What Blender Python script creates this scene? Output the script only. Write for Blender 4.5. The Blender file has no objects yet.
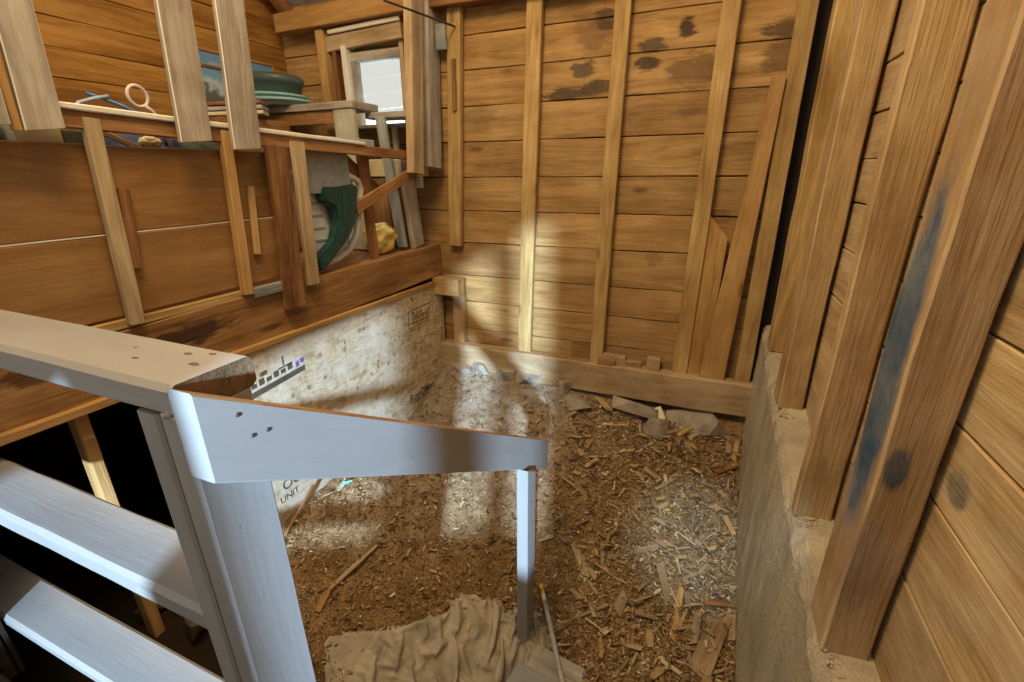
import bpy, bmesh, math, random
import numpy as np
from mathutils import Vector, Matrix, noise as mnoise

# ------------------------------------------------------------------ camera, world, lights
EYE = 2.80                      # camera height above the lowest dirt of the pit; z below is given from the eye
SC = bpy.context.scene
COL = SC.collection
V = Vector

cam_d = bpy.data.cameras.new('camera')
cam = bpy.data.objects.new('camera', cam_d)
COL.objects.link(cam)
cam_d.sensor_width = 36.0
cam_d.lens = 36.0 * 460.0 / 1024.0
cam_d.clip_start = 0.02
yaw, pitch, roll = math.radians(22.5), math.radians(20.1), math.radians(0.5)
cam.matrix_world = (Matrix.Translation((0, 0, EYE)) @ Matrix.Rotation(yaw, 4, 'Z')
                    @ Matrix.Rotation(math.pi / 2 - pitch, 4, 'X') @ Matrix.Rotation(-roll, 4, 'Z'))
SC.camera = cam

SC.view_settings.view_transform = 'Standard'
SC.view_settings.look = 'None'
SC.view_settings.gamma = 1.0
SC.view_settings.use_curve_mapping = False
SC.view_settings.exposure = 0.0

world = bpy.data.worlds.new('daylight')
SC.world = world
world.use_nodes = True
wbg = world.node_tree.nodes['Background']
wbg.inputs['Color'].default_value = (1.0, 0.955, 0.87, 1)
wbg.inputs['Strength'].default_value = 0.78


def aim(o, target):
    d = V(target) - o.location
    o.rotation_euler = d.to_track_quat('-Z', 'Y').to_euler()


def lamp(name, kind, loc, energy, color, target=None, size=0.1, angle=None, blend=0.5):
    l = bpy.data.lights.new(name, kind)
    l.energy = energy
    l.color = color
    if kind == 'AREA':
        l.size = size
    else:
        l.shadow_soft_size = size
    if angle:
        l.spot_size = math.radians(angle)
        l.spot_blend = blend
    o = bpy.data.objects.new(name, l)
    COL.objects.link(o)
    o.location = V(loc) + V((0, 0, EYE))
    if target is not None:
        aim(o, V(target) + V((0, 0, EYE)))
    return o


WARM = (1.0, 0.68, 0.30)
COOL = (0.54, 0.77, 1.0)
lamp('warm_lamp_overhead', 'AREA', (-1.05, 0.75, 2.3), 92, WARM, (-0.5, 2.2, -1.5), 0.9)
lamp('warm_lamp_loft', 'POINT', (-2.6, 1.9, 1.5), 9, (1.0, .60, .20), None, 0.25)
LX, LY, LZ = 2.37, -7.64, 1.6
lamp('cool_daylight_beam', 'SPOT', (LX, LY, LZ), 15000, COOL, (-1.75, 2.75, -1.45), 0.20, 19, 0.6)
lamp('cool_patch_spot', 'SPOT', (0.22, -0.45, 0.95), 620, COOL, (0.15, 2.45, -2.1), 0.05, 13, 1.0)  # added spot inside the room, lights the cool patch by the concrete
lamp('siding_fill_lamp', 'AREA', (-2.9, 4.2, 2.0), 750, (.9, .97, 1.0), (-3.0, 5.6, .3), 1.0)  # added area lamp outside, brightens the siding behind the glass

# ------------------------------------------------------------------ helpers
rng = random.Random(7)
WM = {}


def wm(o):
    return WM.get(o.name, Matrix.Identity(4))


def link(name, me, M=None, parent=None, mat=None):
    o = bpy.data.objects.new(name, me)
    COL.objects.link(o)
    M = M if M is not None else Matrix.Identity(4)
    WM[o.name] = M
    if mat is not None and me is not None:
        me.materials.append(mat)
    if parent is not None:
        o.parent = parent
        o.matrix_basis = wm(parent).inverted() @ M
    else:
        o.matrix_basis = M
    return o


def tag(o, label, cat, group=None):
    o['label'] = label
    o['category'] = cat
    if group:
        o['group'] = group
    return o


def struct(o):
    o['kind'] = 'structure'
    return o


def thing(name, label, cat, loc, group=None):
    o = bpy.data.objects.new(name, None)
    o.empty_display_size = 0.1
    COL.objects.link(o)
    M = Matrix.Translation(V(loc) + V((0, 0, EYE)))
    WM[o.name] = M
    o.matrix_basis = M
    return tag(o, label, cat, group)


def W(p):
    return V((p[0], p[1], p[2] + EYE))


def frame(a, b, side):
    x = (b - a).normalized()
    y = (side - x * side.dot(x)).normalized()
    z = x.cross(y)
    M = Matrix((x, y, z)).transposed().to_4x4()
    M.translation = a
    return M, (b - a).length


def beam_into(bm, L, w, t, seg=0.12, rough=0.002, chamfer=0.004, x0=0.0, y0=0.0, z0=0.0, seed=0, cut_a=0.0, cut_b=0.0, taper=1.0, edge=False):
    """A board along +X of the local frame, w along Y, t along Z, centred on Y/Z; ends slanted by cut (m per half width)."""
    n = max(1, int(L / seg))
    c = min(chamfer, w * .3, t * .3)
    prof = [(-w/2+c, -t/2), (w/2-c, -t/2), (w/2, -t/2+c), (w/2, t/2-c), (w/2-c, t/2), (-w/2+c, t/2), (-w/2, t/2-c), (-w/2, -t/2+c)]
    rings = []
    for i in range(n + 1):
        f = i / n
        cut = cut_a * (1 - f) + cut_b * f
        k = 1 + (taper - 1) * f
        ring = []
        for j, (py, pz) in enumerate(prof):
            px = f * L + cut * (py / (w / 2))
            r = rough
            d1 = mnoise.noise(V((px * 3.1 + seed * 7.7, (1 if py > 0 else -1) * 3 + seed, 1.3))) * r
            d2 = mnoise.noise(V((px * 2.3 + seed * 3.3, (1 if pz > 0 else -1) * 5 + seed, 9.1))) * r * .6
            d3 = mnoise.noise(V((px * 19 + seed * 5.1, j * 2.7, 4.2))) * r * .4
            ring.append(bm.verts.new((x0 + px, y0 + py * k + d1 + d3, z0 + pz + d2 + d3)))
        rings.append(ring)
    faces = []
    for a, b in zip(rings[:-1], rings[1:]):
        for j in range(8):
            fc = bm.faces.new((a[j], a[(j + 1) % 8], b[(j + 1) % 8], b[j]))
            fc.material_index = j % 2 if edge else 0
            faces.append(fc)
    faces.append(bm.faces.new(list(reversed(rings[0]))))
    faces.append(bm.faces.new(rings[-1]))
    return faces


def finish(bm, name, smooth=False):
    bmesh.ops.recalc_face_normals(bm, faces=bm.faces)
    me = bpy.data.meshes.new(name)
    bm.to_mesh(me)
    bm.free()
    if smooth:
        for p in me.polygons:
            p.use_smooth = True
    return me


_seed = [0]


def beam(name, a, b, w, t, side, mat, parent=None, **k):
    """Board from a to b (eye-relative); w is its size along `side`, t across."""
    a, b = W(a), W(b)
    M, L = frame(a, b, V(side))
    _seed[0] += 1
    bm = bmesh.new()
    em = k.pop('edge_mat', None)
    beam_into(bm, L, w, t, seed=_seed[0], edge=em is not None, **k)
    o = link(name, finish(bm, name), M, parent, mat)
    if em is not None:
        o.data.materials.append(em)
    return o


def box(name, x, y, z, mat, parent=None, grain=None, **k):
    """Axis-aligned board given by its bounds; grain along the longest side unless told."""
    s = [x[1]-x[0], y[1]-y[0], z[1]-z[0]]
    g = grain if grain is not None else max(range(3), key=lambda i: s[i])
    c = [(x[0]+x[1])/2, (y[0]+y[1])/2, (z[0]+z[1])/2]
    a, b = list(c), list(c)
    lo = [x[0], y[0], z[0]]
    hi = [x[1], y[1], z[1]]
    a[g], b[g] = lo[g], hi[g]
    sd = (g + 1) % 3
    side = [0, 0, 0]
    side[sd] = 1
    return beam(name, a, b, s[sd], s[(g + 2) % 3], side, mat, parent, **k)


def planks(name, origin, xdir, ydir, L, rows, t, mat, joints=True, seed=1, jitter=0.003, gap=0.006):
    """A wall of boards lying along xdir, stacked along ydir: one mesh."""
    o = W(origin)
    x, y = V(xdir).normalized(), V(ydir).normalized()
    M = Matrix((x, y, x.cross(y))).transposed().to_4x4()
    M.translation = o
    r = random.Random(seed)
    bm = bmesh.new()
    lay = bm.faces.layers.float.new('pid')
    for (y0, y1) in rows:
        xs = [0.0, L]
        if joints and L > 2 and r.random() < .5:
            xs = [0.0, L * r.uniform(.3, .7), L]
        for xa, xb in zip(xs[:-1], xs[1:]):
            p = r.random()
            fs = beam_into(bm, xb - xa - .002, y1 - y0 - gap, t, seg=.15, rough=.004, chamfer=.003, x0=xa, y0=(y0 + y1) / 2,
                           z0=-t / 2 + r.uniform(-jitter, 0), seed=r.random() * 50)
            for f in fs:
                f[lay] = p
    y_lo, y_hi = min(r_[0] for r_ in rows), max(r_[1] for r_ in rows)
    for f in beam_into(bm, L, y_hi - y_lo, .012, seg=9, rough=0, x0=0, y0=(y_lo + y_hi) / 2, z0=-t - .014):  # dark sheet added behind the boards, stops light through the joints
        f.material_index = 1
    o = link(name, finish(bm, name), M, None, mat)
    o.data.materials.append(M_BACKING)
    return o


# ------------------------------------------------------------------ materials
def nodes(m):
    m.use_nodes = True
    nt = m.node_tree
    return nt, nt.nodes, nt.links, nt.nodes['Principled BSDF']


class NB:
    """Small node-building helper."""

    def __init__(self, name):
        self.m = bpy.data.materials.new(name)
        self.nt, self.n, self.l, self.p = nodes(self.m)

    def put(self, sock, v):
        if isinstance(v, bpy.types.NodeSocket):
            self.l.new(v, sock)
        elif isinstance(v, (tuple, list)) and len(v) == 3 and sock.type == 'RGBA':
            sock.default_value = (*v, 1)
        else:
            sock.default_value = v

    def math(self, op, a, b=0.0, c=None, clamp=False):
        q = self.n.new('ShaderNodeMath')
        q.operation = op
        q.use_clamp = clamp
        self.put(q.inputs[0], a)
        self.put(q.inputs[1], b)
        if c is not None:
            self.put(q.inputs[2], c)
        return q.outputs[0]

    def vmath(self, op, a, b):
        q = self.n.new('ShaderNodeVectorMath')
        q.operation = op
        self.put(q.inputs[0], a)
        self.put(q.inputs[1], b)
        return q.outputs[0]

    def noise(self, vec, scale=1.0, detail=4.0, rough=.55, dist=0.0):
        q = self.n.new('ShaderNodeTexNoise')
        self.put(q.inputs['Vector'], vec)
        q.inputs['Scale'].default_value = scale
        q.inputs['Detail'].default_value = detail
        q.inputs['Roughness'].default_value = rough
        q.inputs['Distortion'].default_value = dist
        return q.outputs['Fac']

    def ramp(self, fac, stops):
        q = self.n.new('ShaderNodeValToRGB')
        self.put(q.inputs[0], fac)
        e = q.color_ramp.elements
        while len(e) < len(stops):
            e.new(.5)
        for i, (pos, c) in enumerate(stops):
            e[i].position = pos
            e[i].color = (*c, 1) if not isinstance(c, float) else (c, c, c, 1)
        return q.outputs[0]

    def mix(self, fac, a, b, mode='MIX'):
        q = self.n.new('ShaderNodeMix')
        q.data_type = 'RGBA'
        q.blend_type = mode
        self.put(q.inputs[0], fac)
        self.put(q.inputs[6], a)
        self.put(q.inputs[7], b)
        return q.outputs[2]

    def mrange(self, v, a, b, c=0.0, d=1.0):
        q = self.n.new('ShaderNodeMapRange')
        self.put(q.inputs[0], v)
        for i, x in enumerate((a, b, c, d)):
            q.inputs[i + 1].default_value = x
        return q.outputs[0]

    def coords(self):
        t = self.n.new('ShaderNodeTexCoord').outputs['Object']
        r = self.n.new('ShaderNodeObjectInfo').outputs['Random']
        at = self.n.new('ShaderNodeAttribute')
        at.attribute_name = 'pid'
        pid = at.outputs['Fac']
        c = self.n.new('ShaderNodeCombineXYZ')
        self.put(c.inputs[0], self.math('ADD', self.math('MULTIPLY', r, 31.0), self.math('MULTIPLY', pid, 47.0)))
        self.put(c.inputs[1], self.math('ADD', self.math('MULTIPLY', r, 17.0), self.math('MULTIPLY', pid, 23.0)))
        self.put(c.inputs[2], self.math('MULTIPLY', pid, 11.0))
        return self.vmath('ADD', t, c.outputs[0]), r, pid, t

    def bump(self, h, strength, dist=.01):
        q = self.n.new('ShaderNodeBump')
        q.inputs['Strength'].default_value = strength
        q.inputs['Distance'].default_value = dist
        self.put(q.inputs['Height'], h)
        self.l.new(q.outputs[0], self.p.inputs['Normal'])


def wood(name, dark, mid, light, rough=.75, knots=1.0, stain=0.0, stain_col=(.05, .03, .02), var=.35, bump=.5, dust=0.0, dust_col=(.55, .5, .43), grain=.05, patch=None, patch_noise=2.2, spread=.142):
    b = NB(name)
    v, rnd, pid, obj = b.coords()
    n1 = b.noise(b.vmath('MULTIPLY', v, (1.1, 9.0, 9.0)), 1.0, 5, .62, .9)
    n2 = b.noise(b.vmath('MULTIPLY', v, (5.0, 95.0, 95.0)), 1.0, 3, .6)
    wv = b.n.new('ShaderNodeTexWave')
    wv.bands_direction = 'Y'
    b.put(wv.inputs['Vector'], b.vmath('MULTIPLY', v, (.28, 1.0, 1.0)))
    wv.inputs['Scale'].default_value = 9
    wv.inputs['Distortion'].default_value = 9
    wv.inputs['Detail'].default_value = 2.5
    wv.inputs['Detail Scale'].default_value = 1.6
    f = b.math('ADD', b.math('ADD', b.math('MULTIPLY', n1, .90 - grain), b.math('MULTIPLY', n2, .26)), b.math('ADD', b.math('MULTIPLY', wv.outputs['Fac'], grain), -.08))
    col = b.ramp(f, [(.5 - spread, dark), (.5, mid), (.5 + spread, light)])
    big = b.noise(v, 2.2, 3, .55)
    col = b.mix(b.mrange(big, .38, .66, 0, .7), col, b.mix(1.0, col, (.62, .52, .42), 'MULTIPLY'))
    if knots:
        vo = b.n.new('ShaderNodeTexVoronoi')
        b.put(vo.inputs['Vector'], b.vmath('MULTIPLY', v, (2.3, 7.0, 7.0)))
        vo.inputs['Scale'].default_value = 1.0
        on = b.math('GREATER_THAN', b.n.new('ShaderNodeSeparateColor').outputs[0], 2.0)
        sep = b.n.new('ShaderNodeSeparateColor')
        b.l.new(vo.outputs['Color'], sep.inputs[0])
        on = b.math('GREATER_THAN', sep.outputs[0], .55)
        kd = b.mrange(vo.outputs['Distance'], .07, .17, 1.0, 0.0)
        col = b.mix(b.math('MULTIPLY', b.math('MULTIPLY', kd, on), .75 * knots), col, (dark[0] * .45, dark[1] * .38, dark[2] * .35))
    if stain:
        s = b.noise(b.vmath('MULTIPLY', v, (2.0, 6.0, 6.0)), 1.0, 5, .65, 1.0)
        col = b.mix(b.mrange(s, .60, .70, 0, stain), col, stain_col)
    if patch:                                   # one stain of its own shape: (centre x, y, half-length, half-width, colour), in the board's own frame
        for (px, py, lx, ly, pc, amt, *zz) in patch:
            pz, iz = (zz[0], 1 / zz[1]) if zz else (0, 0)
            d = b.vmath('MULTIPLY', b.vmath('SUBTRACT', obj, (px, py, pz)), (1 / lx, 1 / ly, iz))
            ln = b.n.new('ShaderNodeVectorMath')
            ln.operation = 'LENGTH'
            b.put(ln.inputs[0], d)
            e = b.math('ADD', ln.outputs['Value'], b.math('MULTIPLY', b.math('SUBTRACT', b.noise(b.vmath('MULTIPLY', v, (6, 22, 22)), 1, 5, .7, .8), .5), patch_noise))
            col = b.mix(b.mrange(e, .68, 1.02, amt, 0.0), col, pc)
    val = b.math('ADD', b.math('MULTIPLY', b.math('ADD', rnd, b.math('MULTIPLY', pid, 1.0)), var * .5), 1.0 - var * .5)
    hs = b.n.new('ShaderNodeHueSaturation')
    b.put(hs.inputs['Value'], val)
    b.put(hs.inputs['Color'], col)
    col = hs.outputs[0]
    if dust:
        dn = b.noise(v, 5.0, 6, .7)
        col = b.mix(b.mrange(dn, .4, .7, 0, dust), col, dust_col)
    sp = b.noise(v, 160.0, 2, .5)
    col = b.mix(b.mrange(sp, .70, .78, 0, .35), col, (.75, .68, .55))
    b.put(b.p.inputs['Base Color'], col)
    b.p.inputs['Roughness'].default_value = rough
    b.p.inputs['Specular IOR Level'].default_value = .25
    b.bump(b.math('ADD', b.math('MULTIPLY', n2, .7), b.math('MULTIPLY', f, .8)), bump, .006)
    return b.m


def paint(name, base, rough=.42, wear=(.22, .2, .17), amt=.6, bump=.25):
    b = NB(name)
    v, rnd, pid, obj = b.coords()
    n = b.noise(b.vmath('MULTIPLY', v, (1.5, 6, 6)), 1.0, 4)
    col = b.mix(b.mrange(n, .3, .7), (base[0] * .86, base[1] * .86, base[2] * .86), base)
    ch = b.noise(b.vmath('MULTIPLY', v, (10, 26, 26)), 1.0, 4, .6, .3)
    col = b.mix(b.mrange(ch, .70, .74, 0, amt), col, wear)
    dirt = b.noise(b.vmath('MULTIPLY', v, (4, 9, 9)), 1.0, 6, .7)
    col = b.mix(b.mrange(dirt, .55, .8, 0, .35), col, (base[0] * .62, base[1] * .57, base[2] * .5))
    b.put(b.p.inputs['Base Color'], col)
    b.put(b.p.inputs['Roughness'], b.mrange(n, .3, .7, rough - .08, rough + .15))
    g = b.noise(b.vmath('MULTIPLY', v, (6, 70, 70)), 1.0, 3)
    b.bump(b.math('SUBTRACT', g, b.math('MULTIPLY', b.mrange(ch, .70, .74), .8)), bump, .003)
    return b.m


def plain(name, col, rough=.6, var=.25, scale=9.0, metal=0.0, bump=.2, spec=.4, streak=None):
    b = NB(name)
    v, rnd, pid, obj = b.coords()
    n = b.noise(v, scale, 5, .6)
    c2 = tuple(x * (1 - var) for x in col)
    c3 = tuple(min(1, x * (1 + var * .6)) for x in col)
    c = b.ramp(n, [(.3, c2), (.5, col), (.72, c3)])
    if streak:
        s = b.noise(v, scale * 3.3, 6, .7)
        c = b.mix(b.mrange(s, .58, .68, 0, .7), c, streak)
    b.put(b.p.inputs['Base Color'], c)
    b.p.inputs['Roughness'].default_value = rough
    b.p.inputs['Metallic'].default_value = metal
    b.p.inputs['Specular IOR Level'].default_value = spec
    b.bump(b.noise(v, scale * 6, 4), bump, .004)
    return b.m


def osb():
    b = NB('oriented_strand_board')
    v, rnd, pid, obj = b.coords()
    cols = []
    hs = []
    for k, (sx, sy) in enumerate(((14, 46), (40, 17), (24, 60))):
        w = b.n.new('ShaderNodeTexVoronoi')
        d = b.vmath('ADD', b.vmath('MULTIPLY', v, (sx, sy, 1)), (k * 9.1, k * 4.7, 0))
        dd = b.n.new('ShaderNodeTexNoise')
        b.put(dd.inputs['Vector'], v)
        dd.inputs['Scale'].default_value = 7
        b.put(w.inputs['Vector'], b.vmath('ADD', d, b.vmath('MULTIPLY', dd.outputs['Color'], (3.2, 3.2, 0))))
        w.inputs['Scale'].default_value = 1
        sp = b.n.new('ShaderNodeSeparateColor')
        b.l.new(w.outputs['Color'], sp.inputs[0])
        hs.append(sp.outputs[0])
    f = b.math('ADD', b.math('MULTIPLY', hs[0], .4), b.math('ADD', b.math('MULTIPLY', hs[1], .3), b.math('MULTIPLY', hs[2], .3)))
    col = b.ramp(f, [(.2, (.30, .215, .12)), (.5, (.47, .37, .23)), (.8, (.60, .50, .34))])
    dn = b.noise(v, 4.0, 6, .68)
    sx = b.n.new('ShaderNodeSeparateXYZ')
    b.l.new(obj, sx.inputs[0])
    cool_fade = b.mrange(b.math('ADD', sx.outputs[0], b.math('MULTIPLY', dn, .3)), 1.45, 1.85, 1.0, .12)  # paleness fades along the panel, painting in where the cool light stops
    col = b.mix(b.math('MULTIPLY', b.mrange(dn, .38, .66, 0, .8), cool_fade), col, (.62, .58, .50))
    fine = b.noise(v, 60, 4, .7)
    col = b.mix(b.mrange(fine, .60, .74, 0, .6), col, (.16, .12, .08))
    b.put(b.p.inputs['Base Color'], col)
    b.p.inputs['Roughness'].default_value = .8
    b.p.inputs['Specular IOR Level'].default_value = .2
    b.bump(b.math('ADD', f, fine), .35, .003)
    return b.m


def dirt():
    b = NB('chip_strewn_dirt')
    v, rnd, pid, obj = b.coords()
    n = b.noise(v, 9, 8, .7)
    w = b.n.new('ShaderNodeTexVoronoi')
    b.put(w.inputs['Vector'], b.vmath('MULTIPLY', v, (70, 70, 40)))
    sp = b.n.new('ShaderNodeSeparateColor')
    b.l.new(w.outputs['Color'], sp.inputs[0])
    col = b.ramp(b.math('ADD', b.math('MULTIPLY', n, .6), b.math('MULTIPLY', sp.outputs[0], .4)),
                 [(.25, (.07, .04, .016)), (.5, (.29, .172, .072)), (.75, (.52, .36, .18))])
    # dusty grey soil in the back left part of the pit
    sx = b.n.new('ShaderNodeSeparateXYZ')
    b.l.new(obj, sx.inputs[0])
    m1 = b.mrange(b.math('ADD', b.math('SUBTRACT', sx.outputs[1], b.math('MULTIPLY', sx.outputs[0], .9)), b.math('MULTIPLY', n, 1.0)), 3.4, 4.6)
    col = b.mix(b.math('MULTIPLY', m1, .75), col, b.ramp(n, [(.3, (.25, .21, .17)), (.7, (.50, .45, .38))]))
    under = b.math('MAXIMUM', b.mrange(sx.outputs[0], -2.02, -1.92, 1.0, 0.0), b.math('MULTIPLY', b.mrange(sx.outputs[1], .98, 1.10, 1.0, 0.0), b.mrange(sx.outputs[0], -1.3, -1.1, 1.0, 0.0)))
    col = b.mix(under, col, (.03, .02, .012))  # shade of the void under the loft put into the soil colour
    b.put(b.p.inputs['Base Color'], col)
    b.p.inputs['Roughness'].default_value = .95
    b.p.inputs['Specular IOR Level'].default_value = .1
    b.bump(b.math('ADD', n, b.math('MULTIPLY', sp.outputs[0], .6)), .8, .02)
    return b.m


def chips_mat(name, stops, dustc=None):
    b = NB(name)
    v, rnd, pid, obj = b.coords()
    c = b.ramp(pid, stops)
    n = b.noise(b.vmath('MULTIPLY', v, (60, 60, 60)), 1, 4)
    c = b.mix(b.mrange(n, .4, .75, 0, .5), c, b.mix(1, c, (.55, .5, .45), 'MULTIPLY'))
    b.put(b.p.inputs['Base Color'], c)
    b.p.inputs['Roughness'].default_value = .85
    b.p.inputs['Specular IOR Level'].default_value = .15
    return b.m


def concrete(name, a, c, streaks=True):
    b = NB(name)
    v, rnd, pid, obj = b.coords()
    n = b.noise(v, 5, 8, .65)
    s = b.noise(b.vmath('MULTIPLY', v, (1.2, 9, 2.2)), 1, 6, .6, .5)
    col = b.mix(b.mrange(n, .3, .7), a, c)
    col = b.mix(b.mrange(s, .45, .7, 0, .55), col, (c[0] * 1.25, c[1] * 1.17, c[2] * 1.02))
    pit = b.noise(v, 85, 3, .5)
    col = b.mix(b.mrange(pit, .68, .76, 0, .6), col, (a[0] * .4, a[1] * .38, a[2] * .35))
    b.put(b.p.inputs['Base Color'], col)
    b.p.inputs['Roughness'].default_value = .85
    b.p.inputs['Specular IOR Level'].default_value = .2
    b.bump(b.math('ADD', n, b.math('MULTIPLY', pit, -.5)), .9, .02)
    return b.m


M_BACKING = plain('dark_backing', (.025, .018, .012), .9, .2)
M_WALL = wood('old_pine_boards', (.22, .125, .042), (.37, .235, .088), (.50, .345, .15), knots=1.0, stain=0.0, var=.35)
M_LOFT = wood('amber_pine_boards', (.24, .11, .022), (.37, .185, .04), (.47, .26, .07), knots=.8, var=.3)
M_STUD = wood('pale_stud', (.34, .215, .08), (.50, .34, .14), (.63, .46, .22), knots=.9, var=.25, spread=.18)
M_ROUGH = wood('rough_sawn_post', (.35, .22, .098), (.45, .30, .145), (.60, .43, .23), knots=1.0, var=.2, bump=1.0, spread=.19, dust=.4, dust_col=(.60, .48, .30))
M_BEAM = wood('brown_timber', (.17, .075, .025), (.29, .145, .055), (.41, .23, .10), knots=.7, var=.2, stain=.35, stain_col=(.06, .03, .015))
M_LONGBEAM = wood('long_beam_timber', (.19, .09, .032), (.33, .18, .07), (.46, .28, .12), knots=.7, var=.1, spread=.17,
                  patch=[(.86, .035, .24, .05, (.045, .017, .010), .9), (.35, .06, .15, .04, (.06, .022, .012), .8), (1.25, -.06, .08, .02, (.05, .02, .012), .7)])
M_PLY = wood('brown_wide_board', (.21, .105, .036), (.31, .165, .06), (.40, .23, .095), knots=.4, var=.15, rough=.5, bump=.15, spread=.2, dust=.08, dust_col=(.40, .27, .15), grain=.03)
M_GREY = wood('weathered_grey_board', (.25, .225, .19), (.38, .35, .305), (.50, .47, .42), knots=1.0, var=.25, spread=.12, dust=.3)
M_BATTEN = wood('pale_batten', (.38, .27, .15), (.50, .385, .23), (.62, .50, .33), knots=.4, var=.3)
M_ORANGE = wood('orange_batten', (.36, .19, .06), (.50, .30, .11), (.62, .41, .18), knots=1.0, var=.3, spread=.18)
M_DARKW = wood('dark_bark_timber', (.13, .055, .02), (.25, .12, .05), (.37, .20, .09), knots=.8, var=.2, bump=1.0)
M_SILL = wood('dusty_sill_timber', (.24, .15, .07), (.35, .24, .125), (.46, .34, .20), knots=.4, var=.15, dust=.55, dust_col=(.47, .39, .28))
M_SCRAP = wood('scrap_wood', (.18, .115, .055), (.33, .23, .125), (.48, .36, .21), knots=.2, var=.6, dust=.35)
M_PAINT = paint('grey_white_paint', (.33, .33, .33), .34)
M_WHITE = plain('white_paint', (.72, .70, .64), .5, .12)
M_OSB = osb()
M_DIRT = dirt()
M_CONC = concrete('old_concrete', (.30, .255, .185), (.47, .415, .32))
M_STONE = plain('field_stone', (.33, .28, .215), .9, .4, 14, bump=.6)
M_STONE_L = plain('pale_dusty_stone', (.33, .30, .26), .9, .3, 14, bump=.6)
M_INK = plain('black_ink', (.085, .075, .06), .9, .2, spec=.1)
M_BLUEINK = plain('blue_ink', (.10, .10, .35), .9, .2)
M_SCREW = plain('steel_screw', (.055, .05, .045), .6, .3, metal=.2)
M_BARE = wood('bare_weathered_wood', (.13, .09, .055), (.21, .15, .09), (.29, .21, .13), knots=0, var=.1)
M_BROWNTOP = wood('bare_brown_edge', (.20, .11, .045), (.31, .18, .08), (.42, .27, .13), knots=0, var=.1)
M_DENT = plain('bare_dented_wood', (.13, .10, .07), .8, .4)
M_RSTONE = plain('dark_rubble_stone', (.075, .058, .042), .9, .4, 14, bump=.6)  # stone darkened in colour for the shade under the loft
M_IRON = plain('rusty_iron', (.05, .035, .03), .7, .4)
M_TEAL = plain('dark_teal_plastic', (.016, .06, .062), .35, .2, 5, bump=.05)
M_TEALL = plain('pale_teal_plastic', (.24, .42, .42), .45, .2, 5, bump=.05)
M_GREENP = plain('green_plastic', (.06, .095, .085), .35, .25, 5, bump=.05)
M_PLAST = plain('pale_grey_plastic', (.70, .74, .71), .45, .15, 6, bump=.05)
M_RIM = plain('cream_plastic', (.55, .52, .44), .45, .15, 6, bump=.05)
M_CANVAS = plain('dusty_canvas', (.40, .35, .27), .95, .4, 6, bump=.5, spec=.1, streak=(.20, .13, .065))
M_FOAM = plain('yellow_foam', (.70, .55, .17), .9, .25, 12)
M_STEEL = plain('mottled_galvanised_steel', (.30, .33, .345), .5, .3, 14, metal=.3)
M_BLUE = plain('blue_plastic', (.06, .17, .42), .4, .15)
M_BLUEL = plain('pale_blue_plastic', (.30, .42, .62), .4, .15)
M_PINK = plain('pale_pink_plastic', (.60, .53, .53), .45, .15)
M_NAVY = plain('navy_cloth', (.04, .05, .12), .9, .3)
M_DGREEN = plain('dark_green_canvas', (.055, .065, .045), .85, .3)
M_CREAM = plain('cream_card', (.60, .52, .33), .85, .2)
M_YEL = plain('yellow_plastic', (.62, .42, .05), .5, .2)
M_GREYPOLE = plain('grey_painted_pole', (.36, .36, .35), .5, .2)
M_TURQ = plain('turquoise_plastic', (.20, .62, .62), .5, .2)
M_ROOF = plain('grey_roof_sheet', (.30, .31, .31), .7, .45, 8, bump=.4)
M_WGREEN = wood('pale_green_painted_board', (.34, .37, .28), (.47, .49, .39), (.58, .58, .48), knots=.2, var=.15, dust=.2)
M_BLUEGREY = wood('blue_grey_painted_stick', (.20, .24, .26), (.30, .34, .36), (.40, .43, .44), knots=.1, var=.1)
M_CHIP = chips_mat('wood_chips', [(0, (.08, .046, .021)), (.3, (.23, .143, .066)), (.62, (.38, .262, .138)), (.85, (.55, .43, .27)), (1.0, (.76, .67, .50))])
M_COOLGREY = chips_mat('grey_shavings', [(0, (.13, .125, .12)), (.4, (.28, .27, .26)), (.8, (.46, .45, .43)), (1.0, (.72, .71, .68))])
M_PAPER = plain('off_white_scrap', (.68, .62, .50), .8, .15)

# ------------------------------------------------------------------ dirt level of the pit
GP = np.array([(-1.99, 3.3, -1.50), (-1.99, 2.67, -1.80), (-1.99, 2.1, -1.80), (-1.99, 1.56, -1.78), (-1.99, 1.0, -1.88), (-1.99, .3, -2.0),
(.43, 3.3, -1.62), (.43, 2.73, -2.06), (.43, 2.24, -2.23), (.43, 1.85, -2.35), (.43, 1.2, -2.5), (.43, .3, -2.65),
(-1.2, 3.25, -1.55), (-.5, 3.25, -1.63), (-.8, 2.6, -1.95), (-.7, 1.9, -2.57), (-.6, 1.5, -2.68), (-1.3, 1.9, -2.10), (-1.3, 1.2, -2.34), (-.1, 1.5, -2.46), (-.8, .3, -2.72), (-.1, 2.2, -2.2),
(-2.8, 3.3, -1.6), (-2.8, 2, -1.8), (-2.8, .5, -1.95), (-3.5, 3.3, -1.5), (-3.5, .5, -1.8)])


def _tps(r2):
    return np.where(r2 > 1e-12, 0.5 * r2 * np.log(np.maximum(r2, 1e-12)), 0.)


def _fit():
    n = len(GP)
    P = GP[:, :2]
    K = _tps(((P[:, None] - P[None]) ** 2).sum(-1)) + np.eye(n) * .02
    A = np.zeros((n + 3, n + 3))
    A[:n, :n] = K
    A[:n, n] = 1
    A[:n, n + 1:] = P
    A[n:, :n] = A[:n, n:].T
    b = np.zeros(n + 3)
    b[:n] = GP[:, 2]
    return np.linalg.solve(A, b)


_CW = _fit()


def gz(x, y):
    d = _tps((GP[:, 0] - x) ** 2 + (GP[:, 1] - y) ** 2)
    return float(d @ _CW[:-3] + _CW[-3] + _CW[-2] * x + _CW[-1] * y)


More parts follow.
